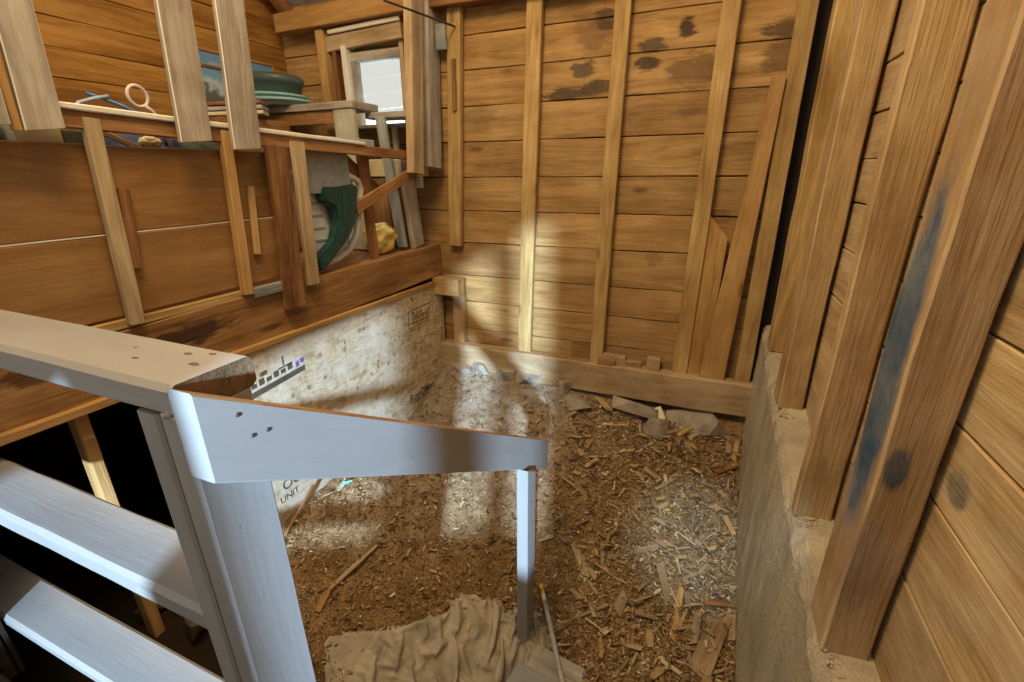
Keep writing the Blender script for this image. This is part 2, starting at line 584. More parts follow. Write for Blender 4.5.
def gzr(x, y):
    p = V((x * 5, y * 5, 0))
    return gz(x, y) + .022 * mnoise.fractal(p, .9, 2.0, 4) + .010 * mnoise.fractal(p * 5.0, .8, 2.0, 3)


# ------------------------------------------------------------------ the setting
YB = 3.30
# floor of the pit: uneven dirt
bm = bmesh.new()
xs = np.concatenate([np.linspace(-3.6, -2.05, 30), np.linspace(-2.0, .62, 175)])
ys = np.concatenate([np.linspace(.1, .9, 18), np.linspace(.915, 3.42, 168)])
grid = [[bm.verts.new((x, y, gzr(x, y))) for x in xs] for y in ys]
for j in range(len(ys) - 1):
    for i in range(len(xs) - 1):
        bm.faces.new((grid[j][i], grid[j][i + 1], grid[j + 1][i + 1], grid[j + 1][i]))
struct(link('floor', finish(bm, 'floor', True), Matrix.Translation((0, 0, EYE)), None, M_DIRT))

# back wall: horizontal boards on the outside of the studs
seams = [-1.62, -1.24, -1.005, -.785, -.52, -.275, -.03, .215, .45, .68, .89, 1.13, 1.36]
rows = list(zip([s - seams[0] for s in seams[:-1]], [s - seams[0] for s in seams[1:]]))
M_BACK = wood('stained_pine_boards', (.21, .115, .038), (.37, .222, .082), (.51, .335, .145), knots=1.0, var=.45, spread=.20, dust=.15, dust_col=(.5, .40, .24),
              patch=[(1.43, 2.44, 0.15, 0.12, (.10,.048,.02), 0.55), (1.35, 2.24, 0.1, 0.06, (.032, .017, .015), 0.8), (1.25, 2.11, 0.15, 0.05, (.032, .017, .015), 0.85), (1.46, 2.13, 0.14, 0.05, (.032, .017, .015), 0.8), (1.5, 2.5, 0.1, 0.06, (.032, .017, .015), 0.7), (1.78, 2.33, 0.1, 0.05, (.032, .017, .015), 0.8), (1.97, 2.41, 0.06, 0.06, (.032, .017, .015), 0.9), (1.76, 2.235, 0.09, 0.055, (.032, .017, .015), 0.9), (2.08, 2.18, 0.2, 0.11, (.10,.05,.022), 0.65), (2.48, 2.35, 0.14, 0.06, (.032, .017, .015), 0.75), (2.48, 2.22, 0.12, 0.1, (.09,.045,.02), 0.7), (2.05, 1.96, 0.1, 0.03, (.11,.06,.03), 0.5), (0.62, 2, 0.14, 0.06, (.13,.07,.03), 0.4), (2.3, 1.35, 0.07, 0.05, (.12,.06,.03), 0.5), (1.9, 1.05, 0.06, 0.06, (.14,.07,.03), 0.4)])
planks_rows = rows
# left of the window (loft end), around the window, and the wall above the pit
WX0, WX1, WZ0, WZ1 = -2.655, -2.215, .36, .86


def back_part(name, x0, x1, rws, sd):
    return struct(planks(name, (x0, YB, seams[0]), (1, 0, 0), (0, 0, 1), x1 - x0, rws, .025, M_BACK, seed=sd))


full = WX1 + .0
wb = back_part('wall_back', WX1, .405, rows, 3)
struct(box('gap_shade_board', (.36, .72), (3.345, 3.40), (-1.7, 1.4), M_BACKING))  # dark board added behind the corner gap to stand for its shade
below = [(a, min(b, WZ0 - seams[0])) for a, b in rows if a < WZ0 - seams[0]]
above = [(max(a, WZ1 - seams[0]), b) for a, b in rows if b > WZ1 - seams[0]]
back_part('wall_back', -3.40, WX0, rows, 5)
back_part('wall_back', WX0, WX1, below, 8)
back_part('wall_back', WX0, WX1, above, 9)

# wall on the right: horizontal sheathing behind the posts
rs = [-1.30, -.96, -.725, -.53, -.32, -.13, .04, .21, .386, .60, .82, 1.05, 1.3]
rrows = list(zip([s - rs[0] for s in rs[:-1]], [s - rs[0] for s in rs[1:]]))
M_SHEATH = wood('right_wall_boards', (.27, .17, .075), (.42, .29, .14), (.57, .43, .25), knots=.8, var=.8, dust=.6, dust_col=(.54, .45, .31), spread=.19, patch=[(2.17, .66, .05, .045, (.09, .085, .075), .85)], patch_noise=.9)
struct(planks('wall_right', (.565, YB - .02, rs[0]), (0, -1, 0), (0, 0, 1), YB + 1.2, rrows, .025, M_SHEATH, seed=14, joints=False))
# wall at the far left of the loft
ls = [-2.0, -1.7, -1.4, -1.1, -.8, -.53] + [-.53 + .148 * i for i in range(1, 18)]
lrows = list(zip([s - ls[0] for s in ls[:-1]], [s - ls[0] for s in ls[1:]]))
M_SHADE = wood('shade_dark_boards', (.02, .012, .006), (.035, .022, .012), (.05, .034, .02), knots=0, var=.2)  # boards coloured almost black, the shade under the loft painted in
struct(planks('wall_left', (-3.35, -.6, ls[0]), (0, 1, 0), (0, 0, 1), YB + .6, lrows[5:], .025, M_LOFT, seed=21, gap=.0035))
struct(planks('wall_left', (-3.35, -.6, ls[0]), (0, 1, 0), (0, 0, 1), YB + .6, lrows[:5], .025, M_SHADE, seed=22))
struct(planks('wall_front', (-3.35, .345, -1.65), (1, 0, 0), (0, 0, 1), 1.30, [(i * .19, i * .19 + .19) for i in range(6)], .025, M_SHADE, seed=23))  # partition added to keep light out from under the loft
# front wall below the landing and behind the photographer's left; with the landing floor it closes the dark space
lf = struct(planks('floor_landing', (-3.4, .33, -1.62), (1, 0, 0), (0, -1, 0), 3.9, [(i * .14, i * .14 + .14) for i in range(11)], .035, M_GREY, seed=31))
struct(planks('wall_front', (-3.4, .20, -2.65), (1, 0, 0), (0, 0, 1), 3.9, [(i * .2, i * .2 + .2) for i in range(5)], .03, M_BEAM, seed=33))

# concrete foundation along the right wall, its ledge rising a little towards the back corner
bm = bmesh.new()
N = 150
prev = None
prof_n = 8
for i in range(N + 1):
    y = -.3 + 3.62 * i / N
    f = i / N
    zt = np.interp(y, [-.3, 1.2, 1.9, 2.54, 3.13, 3.32], [-1.30, -1.255, -1.195, -1.10, -.99, -.96])
    nz = mnoise.fractal(V((y * 4, 0, 3)), .9, 2, 4)
    n2 = mnoise.fractal(V((y * 11, 5, 3)), .8, 2, 3)
    n3 = mnoise.fractal(V((y * 27, 2, 8)), .8, 2, 3)
    ed = .006 + max(0, n2) * .04 + max(0, n3) * .02
    pts = [(.43 - .03, -2.75), (.43 - .02 + nz * .010, -2.2), (.43 - .012 + n2 * .008, -1.7), (.43 + nz * .012, zt - .05 - abs(n2) * .03), (.43 + .008 + nz * .01, zt - .02 - ed), (.43 + .02 + ed * .6, zt + n2 * .006), (.50, zt + .006 + n2 * .01), (.58, zt + .01), (.64, zt + .01), (.64, -2.75)]
    ring = [bm.verts.new((px, y, pz)) for px, pz in pts]
    if prev:
        for j in range(len(pts) - 1):
            bm.faces.new((prev[j], prev[j + 1], ring[j + 1], ring[j]))
    prev = ring
struct(link('trim_1', finish(bm, 'foundation', False), Matrix.Translation((0, 0, EYE)), None, M_CONC))

# loft floor
struct(planks('floor_loft', (-3.34, .35, -.545), (0, 1, 0), (-1, 0, 0), YB - .37, [(-1.27 + i * .158, -1.27 + i * .158 + .158) for i in range(8)], .03, M_PLY, seed=41))

# roof over the back of the loft, with rafters
bm = bmesh.new()
for k in range(2):
    z = .02 * k
    for p in ((-3.38, 3.38, 1.17 + z), (-1.4, 3.38, 1.17 + z), (-1.4, 2.45, 1.85 + z), (-3.38, 2.45, 1.85 + z)):
        bm.verts.new(p)
bm.verts.ensure_lookup_table()
v = bm.verts
for q in ((0, 1, 2, 3), (7, 6, 5, 4), (0, 4, 5, 1), (1, 5, 6, 2), (2, 6, 7, 3), (3, 7, 4, 0)):
    bm.faces.new([v[i] for i in q])
struct(link('ceiling', finish(bm, 'ceiling'), Matrix.Translation((0, 0, EYE)), None, M_ROOF))


def rafter(x, label):
    return tag(beam('rafter', (x, 3.30, 1.16), (x, 2.47, 1.766), .05, .10, (1, 0, 0), M_BEAM), label, 'rafter', 'rafters')


rafter(-3.22, 'dark rafter rising at the left gable wall in the top left corner')
rafter(-2.55, 'brown rafter above the small loft window')
# plate beam along the top of the back wall
tag(beam('plate_beam', (-3.26, 3.22, 1.09), (-1.93, 3.22, 1.11), .13, .13, (0, 0, 1), M_ORANGE, rough=.006), 'orange brown plate beam over the small loft window', 'beam')
tag(beam('plate_beam', (-1.93, 3.23, 1.12), (.42, 3.23, 1.10), .15, .12, (0, 0, 1), M_BEAM, rough=.006), 'brown plate beam above the studs of the back wall', 'beam')

# ------------------------------------------------------------------ window in the loft
FX = 3.285
struct(box('window_1', (-2.70, -2.655), (3.20, 3.315), (.34, .90), M_WHITE))
wr = bpy.data.objects['window_1']
for nm, x, z, mt in (('window_frame', (-2.215, -2.18), (.34, .90), M_BATTEN), ('window_frame', (-2.655, -2.215), (.80, .86), M_GREY), ('window_sill', (-2.70, -2.16), (.33, .36), M_GREY), ('window_frame', (-2.655, -2.62), (.36, .80), M_GREY)):
    box(nm, x, (3.20 if nm == 'window_sill' else 3.25, 3.32), z, mt, wr)
gm = NB('window_glass')
gm.p.inputs['Base Color'].default_value = (.92, .97, .97, 1)
gm.p.inputs['Roughness'].default_value = .12
gm.p.inputs['Transmission Weight'].default_value = 1.0
gm.p.inputs['IOR'].default_value = 1.1
for k in range(4):
    zc = .42 + k * .108
    beam('glass_louver', (-2.62, 3.318, zc), (-2.215, 3.318, zc + .012), .115, .006, (0, .35, 1), gm.m, wr, rough=0, chamfer=.001)
# the neighbour's pale siding seen through the glass
sid = struct(planks('exterior_siding', (-5.2, 5.6, -1.4), (1, 0, 0), (0, 0, 1), 4.5, [(i * .16, i * .16 + .16) for i in range(13)], .02, plain('white_siding', (.56, .82, .95), .6, .05), seed=51, joints=False, gap=.014))
tag(beam('window_header_board', (-2.86, 3.24, .925), (-2.16, 3.24, .955), .10, .05, (0, 0, 1), M_BATTEN), 'pale header board across the top of the small loft window', 'board')
tag(beam('white_lath', (-2.80, 3.21, 1.0), (-2.16, 3.21, 1.022), .028, .02, (0, 0, 1), M_WHITE), 'thin white lath above the window header board', 'lath')
tag(box('window_stud', (-2.915, -2.84), (3.19, 3.275), (-.5, 1.02), M_ORANGE), 'orange stud left of the small loft window', 'stud')
tag(box('narrow_stud', (-2.80, -2.765), (3.22, 3.275), (.3, .90), M_BEAM), 'narrow brown stud between the orange stud and the white window casing', 'stud')

# ------------------------------------------------------------------ back wall framing
tag(box('sill_beam', (-1.97, .425), (3.18, 3.285), (-1.60, -1.355), M_SILL, rough=.012, chamfer=.012), 'long dusty sill beam along the foot of the back wall', 'beam')


def bstud(label, xt, xb, w, zt, zb, yf=3.235, t=.05, mat=M_STUD, name='wall_stud', **k):
    return tag(beam(name, (xb, yf + t / 2, zb), (xt, yf + t / 2, zt), w, t, (1, 0, 0), mat, **k), label, 'stud', 'studs of the back wall')


bstud('back wall stud nearest the loft with a nailed strip near its top', -1.745, -1.825, .105, 1.045, -.54)
tag(beam('nailed_strip', (-1.765, 3.225, .42), (-1.755, 3.225, .74), .03, .016, (1, 0, 0), M_DARKW), 'small dark strip nailed to the stud nearest the loft', 'strip')
tag(box('short_block', (-1.985, -1.755), (3.13, 3.235), (-.925, -.79), M_STUD, grain=0), 'short timber block at the right end of the strand board', 'block')
bstud('short lower stud under the timber block right of the strand board', -1.815, -1.83, .10, -.80, -1.36, mat=M_ROUGH)
bstud('slim back wall stud second from the loft, its foot in cool light', -1.168, -1.238, .105, 1.045, -1.36)
bstud('back wall stud in the middle of the board wall with rotted foot', -.612, -.652, .095, 1.045, -1.36)
bstud('back wall stud just left of the leaning knotty board', -.018, -.048, .10, 1.045, -1.36)
bstud('corner stud of the back wall beside the dark gap', .352, .358, .095, 1.045, -1.36)
tag(beam('leaning_board', (.165, 3.225, -1.35), (.272, 3.225, .48), .16, .024, (1, 0, 0), M_ORANGE, taper=.45, rough=.003), 'knotty orange board leaning left of the corner stud', 'board')
tag(beam('cut_board', (.055, 3.262, -1.355), (.075, 3.262, -.33), .13, .022, (1, 0, 0), M_ORANGE, cut_b=-.07), 'short wide board with a slanted top behind the leaning board', 'board')
for i, (x0, x1, z1, mt, lab) in enumerate(((-.60, -.43, -1.285, M_SILL, 'long grey wood block lying on the sill beam beside the middle stud'), (-.63, -.50, -1.315, M_BEAM, 'reddish wood block in front of the grey block on the sill'),
                                  (-.44, -.315, -1.315, M_SILL, 'squat wood block on the sill, middle of the row'), (-.275, -.185, -1.265, M_SILL, 'small upright wood block on the sill, rightmost of the row'))):
    yf = 3.19 if i == 1 else 3.215
    tag(box('wood_block', (x0, x1), (yf, yf + .055), (-1.356, z1), mt, grain=0, rough=.004), lab, 'block', 'blocks on the sill beam')

# ------------------------------------------------------------------ posts of the right wall
def zl(y):
    return float(np.interp(y, [-.3, 1.2, 1.9, 2.54, 3.13, 3.32], [-1.30, -1.255, -1.195, -1.10, -.99, -.96]))


def rpost(name, label, y0, y1, x0, mat, x1=.55, **k):
    yc = (y0 + y1) / 2
    k.setdefault('edge_mat', M_WORN)
    k['chamfer'] = .006
    return tag(beam(name, ((x0 + x1) / 2, yc, zl(yc) - .004), ((x0 + x1) / 2, yc, 1.25), x1 - x0, y1 - y0, (1, 0, 0), mat, **k), label, 'post')


M_WORN = wood('worn_pale_edge', (.40, .27, .13), (.53, .38, .21), (.64, .50, .32), knots=0, var=.1, bump=.8)
M_BIG = wood('heavy_post_timber', (.30, .185, .085), (.40, .26, .125), (.54, .385, .205), knots=.8, var=.1, bump=.9, spread=.19, dust=.3,
             patch=[(.80, -.058, .50, .055, (.035, .075, .13), 1.0, .010, .084), (.60, -.020, .07, .026, (.05, .062, .08), .95, -.077, .03), (.30, -.02, .16, .05, (.22, .13, .10), .6, -.077, .04)], patch_noise=.8)
rpost('corner_post', 'rough post right of the dark gap in the back corner', 2.96, 3.08, .440, M_STUD, rough=.006, chamfer=.01)
rpost('wall_post', 'rough sawn post second from the back corner on the right wall', 2.40, 2.555, .440, M_ROUGH, rough=.006, chamfer=.012)
rpost('wide_stud', 'wide flat stud with a knot between the two thicker right wall posts', 1.690, 1.745, .440, M_ROUGH, x1=.557, rough=.006, chamfer=.010)
bp = rpost('heavy_post', 'heavy brown post with a blue grey stain, nearest on the right', 1.165, 1.32, .440, M_BIG, x1=.552, rough=.006, chamfer=.014)
# ------------------------------------------------------------------ added boards behind the camera, cutting the cool beam to shape
def bar_x(px, py, yb=-.6):
    t = (yb - LY) / (py - LY)
    return LX + (px - LX) * t


dr = struct(box('gobo_jamb', (bar_x(-1.045, 3.28), .80), (-.62, -.58), (-1.6, 1.6), M_GREY, grain=2, rough=.001))
for (xa, ya, xb, yb_) in ((-1.50, 3.28, -1.33, 3.28), (None,) * 4):
    box('gobo_bar', tuple(sorted((bar_x(xa, ya), bar_x(xb, yb_)))) if xa else (-.62, -.345), (-.615, -.585), (-1.6, 1.6), M_GREY, dr, grain=2, rough=.001)
box('gobo_low_board', (-1.75, .80), (-.61, -.59), (-1.6, -1.12), M_GREY, dr, rough=.001)
bm = bmesh.new()
lf_ = bm.faces.new([bm.verts.new((x, -.615, z)) for x, z in ((-1.75, -.80), (.30, .46), (.30, 1.6), (-1.75, 1.6))])
ex = bmesh.ops.extrude_face_region(bm, geom=[lf_])
for v_ in ex['geom']:
    if isinstance(v_, bmesh.types.BMVert):
        v_.co.y = -.585
link('gobo_slant', finish(bm, 'gobo_slant'), Matrix.Translation((0, 0, EYE)), dr, M_GREY)
box('gobo_top', (-1.6, .80), (-.62, -.58), (1.6, 1.72), M_GREY, dr)

# ------------------------------------------------------------------ loft partition (plane x = -2)
PX = -1.985
tag(beam('partition_beam', (-2.03, .35, -.675), (-2.03, 3.28, -.665), .25, .09, (0, 0, 1), M_LONGBEAM, rough=.006), 'long brown stained beam carrying the loft partition', 'beam')
tag(beam('ledger_strip', (-1.972, .35, -.772), (-1.972, 3.20, -.832), .032, .03, (0, 0, 1), M_ORANGE, rough=.003), 'pale ledger strip along the top edge of the strand board', 'strip')
ply = [('wide brown board, upper of the two on the loft partition', .105, -.197), ('wide brown board, lower of the two on the loft partition', -.205, -.50)]
for lab, z1, z0 in ply:
    tag(box('partition_board', (-2.03, -2.008), (.2, 1.80), (z0, z1), M_PLY, grain=1, rough=.004, edge_mat=M_PLY), lab, 'board')
tag(box('seam_light_strip', (-2.03, -2.0095), (.2, 1.75), (-.2035, -.1985), M_WHITE, grain=1, rough=.001, chamfer=.001), 'thin strip of painted light in the joint between the two brown partition boards', 'strip')  # pale strip painted in for light coming through the joint
tag(beam('nailing_strip', (-2.0, .2, -.52), (-2.0, 1.80, -.535), .035, .025, (0, 0, 1), M_STUD), 'thin strip under the lower brown partition board', 'strip')
tag(beam('blue_grey_strip', (-1.978, 1.52, -.535), (-1.978, 1.72, -.54), .05, .02, (0, 0, 1), M_BLUEGREY), 'short blue grey painted strip at the foot of the orange batten', 'strip')
tag(beam('partition_rail', (-1.99, .94, .180), (-1.99, 2.95, .118), .058, .04, (0, 0, 1), M_BEAM), 'brown rail board of the loft partition below the white cap strip', 'rail')
tag(beam('white_cap_strip', (-1.985, .94, .218), (-1.985, 2.45, .171), .020, .055, (0, 0, 1), M_WHITE), 'white strip along the top of the brown partition rail', 'strip')
tag(beam('partition_batten', (-1.975, 1.006, -.53), (-1.975, 1.048, .185), .05, .035, (0, 1, 0), M_BATTEN), 'pale batten over the brown boards, nearest the grey hanging board', 'batten', 'battens of the loft partition')
tag(beam('partition_batten', (-1.975, 1.49, -.53), (-1.975, 1.54, .18), .047, .035, (0, 1, 0), M_ORANGE), 'orange batten over the brown boards below the third hanging board', 'batten', 'battens of the loft partition')
tag(beam('partition_batten', (-1.955, 1.875, -.565), (-1.955, 1.915, .155), .075, .03, (0, 1, 0), M_BATTEN), 'pale batten just right of the dark knotty timber', 'batten', 'battens of the loft partition')
tag(beam('knotty_timber', (-1.96, 1.74, -.66), (-1.96, 1.785, .13), .11, .04, (0, 1, 0), M_DARKW, rough=.012), 'dark knotty bark edged timber hanging beside the plastic chair', 'timber')
tag(beam('short_cleat', (-1.995, 1.07, -.33), (-1.995, 1.10, -.045), .038, .018, (0, 1, 0), M_BEAM), 'short brown cleat right of the pale batten', 'cleat')
tag(beam('short_cleat', (-1.995, 1.60, -.36), (-1.995, 1.635, -.05), .035, .018, (0, 1, 0), M_STUD), 'short pale cleat left of the dark knotty timber', 'cleat')
for lab, y0, y1, yb0, yb1, z0, mat in (
        ('grey weathered board hanging at the left edge of the picture', .62, .84, .60, .815, .14, M_GREY),
        ('broad grey hanging board right of the orange split', .870, .968, .842, .942, .138, M_GREY),
        ('grey hanging board over the white cap strip, middle one', 1.332, 1.467, 1.303, 1.434, .128, M_GREY),
        ('grey hanging board nearest the loft table', 1.558, 1.710, 1.529, 1.665, .109, M_GREY)):
    zt = 1.15
    k_ = (zt - z0) / .48
    yt0, yt1 = yb0 + (y0 - yb0) * k_, yb1 + (y1 - yb1) * k_
    tag(beam('hanging_board', (-1.925, (yb0 + yb1) / 2, z0), (-1.925, (yt0 + yt1) / 2, zt), yb1 - yb0, .022, (0, 1, 0), mat, rough=.004, chamfer=.003, edge_mat=M_WHITE, cut_a=.01), lab, 'board', 'grey boards hanging over the loft partition')  # white chamfers paint in the light caught by the board edges
tag(beam('split_strip', (-1.93, .828, .13), (-1.93, .86, 1.15), .02, .03, (0, 1, 0), M_ORANGE), 'orange strip between the two leftmost hanging boards', 'strip')
tag(beam('hanging_post', (-1.92, 2.905, .0), (-1.92, 3.03, 1.15), .13, .06, (0, 1, 0), M_BATTEN), 'pale hanging post left of the grey one by the loft window', 'post', 'posts hanging by the loft window')
tag(beam('hanging_post', (-1.92, 3.14, .04), (-1.92, 3.235, 1.15), .15, .06, (0, 1, 0), M_GREY), 'grey weathered hanging post between window and back wall studs', 'post', 'posts hanging by the loft window')
tag(beam('iron_rod', (-1.86, 2.62, .93), (-1.735, 3.225, .93), .012, .012, (0, 0, 1), M_IRON, chamfer=.004), 'thin dark iron rod slanting to the first back wall stud', 'rod')
tag(box('bracket_plate', (-1.875, -1.80), (3.20, 3.235), (.80, .95), M_STEEL), 'small grey plate beside the first back wall stud', 'plate')
# post under the loft and light wood strip
tag(beam('under_loft_post', (-2.05, .765, -1.98), (-2.05, .768, -.80), .042, .06, (0, 1, 0), M_ORANGE), 'orange post standing in the dark space under the loft', 'post')

# ------------------------------------------------------------------ strand board panel with its printing
osb_root = tag(beam('strand_board', (-1.975, 1.04, -1.325), (-1.975, 3.24, -1.365), 1.05, .014, (0, 0, 1), M_OSB, rough=0, chamfer=.001, seg=.3), 'dusty strand board panel with faded printing below the loft beam', 'panel')


def text(name, body, y, z, size, mat, slope=0.0, x=-1.9665, bold=0.0):
    c = bpy.data.curves.new(name, 'FONT')
    c.body = body
    c.size = size
    c.extrude = .0003
    c.offset = bold
    c.align_x = 'LEFT'
    tmp = bpy.data.objects.new('tmp', c)
    COL.objects.link(tmp)
    dg = bpy.context.evaluated_depsgraph_get()
    me = bpy.data.meshes.new_from_object(tmp.evaluated_get(dg))
    bpy.data.objects.remove(tmp)
    R = Matrix(((0, 0, 1), (1, 0, 0), (0, 1, 0))).to_4x4()
    M = Matrix.Translation(W((x, y, z))) @ R @ Matrix.Rotation(slope, 4, 'Z')
    me.materials.clear()
    return link(name, me, M, osb_root, mat)


text('printed_lettering', 'OU', 1.45, -1.635, .085, M_INK)
text('printed_lettering', 'UNIT', 1.42, -1.70, .055, M_INK)
text('printed_lettering', 'RoyOMartin', 2.66, -1.685, .088, M_INK, -.02, bold=.001)
text('printed_lettering', 'PS 2-10', 2.78, -1.015, .045, M_INK, bold=.0006)
text('printed_lettering', 'SHEATHING', 2.78, -1.05, .04, M_INK)
text('printed_lettering', 'RATED EXPOSURE 1', 2.78, -1.08, .027, M_INK)


def osb_patch(name, quads, mat, x=-1.9662):
    bm = bmesh.new()
    for pts in quads:
        fr = [bm.verts.new((x, y, z)) for y, z in pts]
        bk = [bm.verts.new((x - .002, y, z)) for y, z in pts]
        bm.faces.new(fr)
        for i in range(len(pts)):
            j = (i + 1) % len(pts)
            bm.faces.new((fr[i], fr[j], bk[j], bk[i]))
    return link(name, finish(bm, name), Matrix.Translation((0, 0, EYE)), osb_root, mat)


def q(y0, z0, y1, z1, h):
    return [(y0, z0), (y1, z1), (y1, z1 + h), (y0, z0 + h)]


osb_patch('printed_bar', [q(1.36, -1.045, 1.735, -1.02, .03)], M_INK)
osb_patch('printed_grid', [q(1.40 + k * .045, -.995 + .003 * k, 1.43 + k * .045, -.993 + .003 * k, .022 + .01 * (k % 2)) for k in range(6)] + [q(1.46, -.95, 1.50, -.945, .02), q(1.57, -.955, 1.66, -.95, .008), q(1.60, -.94, 1.607, -.94, .05)], M_INK)
osb_patch('printed_blue_mark', [q(1.68, -.985, 1.70, -.98, .03), q(1.71, -.97, 1.735, -.97, .025)], M_BLUEINK)
for q_ in (q(2.74, -.972, 3.05, -.972, .006), q(2.735, -1.10, 2.74, -1.10, .13), q(2.74, -1.10, 3.0, -1.10, .005), q(2.67, -1.705, 3.05, -1.712, .008)):
    osb_patch('printed_line', [q_], M_INK)
# the printed nail rings, all over the panel: one pattern
bm = bmesh.new()
ro = [bm.verts.new((0, .011 * math.cos(a * math.pi / 5), .011 * math.sin(a * math.pi / 5))) for a in range(10)]
ri = [bm.verts.new((0, .0066 * math.cos(a * math.pi / 5), .0066 * math.sin(a * math.pi / 5))) for a in range(10)]
for a in range(10):
    bm.faces.new((ro[a], ro[(a + 1) % 10], ri[(a + 1) % 10], ri[a]))
ring_me = finish(bm, 'printed_ring')
ring_me.materials.append(M_INK)
for k in range(34):
    link('printed_ring', ring_me, Matrix.Translation(W((-1.9664, rng.uniform(1.3, 3.1), rng.uniform(-1.5, -.86)))), osb_root)

# ------------------------------------------------------------------ painted guard and stair rail
def screws(parent, pts, r=.0045, axis=(1, 0, 0)):
    for p in pts:
        bm = bmesh.new()
        bmesh.ops.create_cone(bm, cap_ends=True, segments=12, radius1=r, radius2=r * .75, depth=.0022)
        M = Matrix.Translation(W(p)) @ V((0, 0, 1)).rotation_difference(V(axis)).to_matrix().to_4x4()
        link('screw', finish(bm, 'screw'), M, parent, M_SCREW)


guard = thing('landing_guard', 'grey painted landing guard with three horizontal planks and a newel', 'railing', (-.75, .45, -1.62))
box('cap_plank', (-2.9, -.745), (.394, .545), (-.370, -.310), M_PAINT, guard, rough=.002, chamfer=.010)
cp = bpy.data.objects['cap_plank']
cp.data.materials.append(M_BARE)
cp.data.polygons[len(cp.data.polygons) - 1].material_index = 1
box('middle_plank', (-2.9, -.85), (.40, .545), (-.905, -.845), M_PAINT, guard, rough=.003, chamfer=.011)
box('lower_plank', (-2.9, -.85), (.40, .545), (-1.455, -1.41), M_PAINT, guard, rough=.003, chamfer=.011)
box('newel_post', (-.7955, -.742), (.397, .53), (-1.62, -.3705), M_PAINT, guard, rough=.001, chamfer=.005)
box('newel_post', (-.852, -.7985), (.394, .53), (-1.62, -.3705), M_PAINT, guard, rough=.001, chamfer=.005)
for (nx, ny, nl) in ((-.80, .475, .012), (-.86, .505, .010), (-.93, .455, .008), (-.815, .52, .009), (-.99, .49, .006)):
    bm = bmesh.new()
    bmesh.ops.create_icosphere(bm, subdivisions=2, radius=1, matrix=Matrix.Diagonal((nl, nl * .45, .0012, 1)))
    for v_ in bm.verts:
        v_.co += V((mnoise.noise(v_.co * 300), mnoise.noise(v_.co * 300 + V((5, 0, 0))), 0)) * nl * .35
    link('nail_dent', finish(bm, 'nail_dent'), Matrix.Translation(W((nx, ny, -.3102))), guard, M_DENT)
# runs of dried paint where the cap meets the newel
bm = bmesh.new()
for k in range(5):
    bmesh.ops.create_icosphere(bm, subdivisions=2, radius=1, matrix=Matrix.Translation((-.775 + .011 * k, .395 + .001 * k, -.366 + .004 * math.sin(k * 2.1))) @ Matrix.Diagonal((.009, .005, .006 + .002 * (k % 2), 1)))
link('paint_run', finish(bm, 'paint_run', True), Matrix.Translation((0, 0, EYE)), guard, M_PAINT)

rail = thing('stair_rail', 'grey painted sloping stair rail with a square end post', 'railing', (-.72, 1.82, -2.5))
# sloping 2x6 with plumb cut ends
bm = bmesh.new()
A0, A1 = (.390, -.308, -.470), (2.175, -1.437, -1.628)
n = 16
prev = None
for i in range(n + 1):
    f = i / n
    y = A0[0] + (A1[0] - A0[0]) * f
    zt = A0[1] + (A1[1] - A0[1]) * f
    zb = A0[2] + (A1[2] - A0[2]) * f
    c = .004
    ring = [bm.verts.new(p) for p in ((-.683, y, zb + c), (-.683 - c, y, zb), (-.741 + c, y, zb), (-.741, y, zb + c), (-.741, y, zt - c), (-.741 + c, y, zt), (-.683 - c, y, zt), (-.683, y, zt - c))]
    if prev:
        for j in range(8):
            bm.faces.new((prev[j], prev[(j + 1) % 8], ring[(j + 1) % 8], ring[j]))
    else:
        bm.faces.new(list(reversed(ring)))
    prev = ring
bm.faces.new(prev)
Mr = Matrix.Translation(W((-.7, A0[0], A0[1]))) @ Matrix.Rotation(math.radians(90), 4, 'Z') @ Matrix.Rotation(math.radians(32.3), 4, 'Y')
me = finish(bm, 'handrail')
me.transform(Matrix.Translation((0, 0, EYE)))
me.transform(Mr.inverted())
hr = link('handrail', me, Mr, rail, M_PAINT)
me.materials.append(M_BROWNTOP)
for k in range(n):                            # the bare top edge
    for j in (4, 5, 6):
        me.polygons[(0 if k == 0 else 1) + k * 8 + j].material_index = 1
beam('end_post', (-.6865, 1.83, -2.62), (-.6865, 1.83, -1.408), .12, .061, (0, 1, 0), M_PAINT, rail, rough=.001, chamfer=.004, cut_b=-.039)
sl = (A1[1] - A0[1]) / (A1[0] - A0[0])
screws(hr, [(-.682, .452, -.375), (-.682, .500, -.430), (-.682, .470, -.425)], .0045)

# stair treads at the bottom
tag(beam('stair_tread', (-.668, 1.53, -2.52), (.05, 1.435, -2.52), .20, .035, (0, 1, 0), M_PAINT, rough=.002), 'painted stair tread at the foot of the end post', 'tread')
tag(beam('loose_board', (-.60, 1.70, -2.545), (.05, 1.59, -2.50), .165, .03, (0, 1, 0), M_GREY, rough=.003), 'dirty grey board beside the bottom stair tread', 'board')

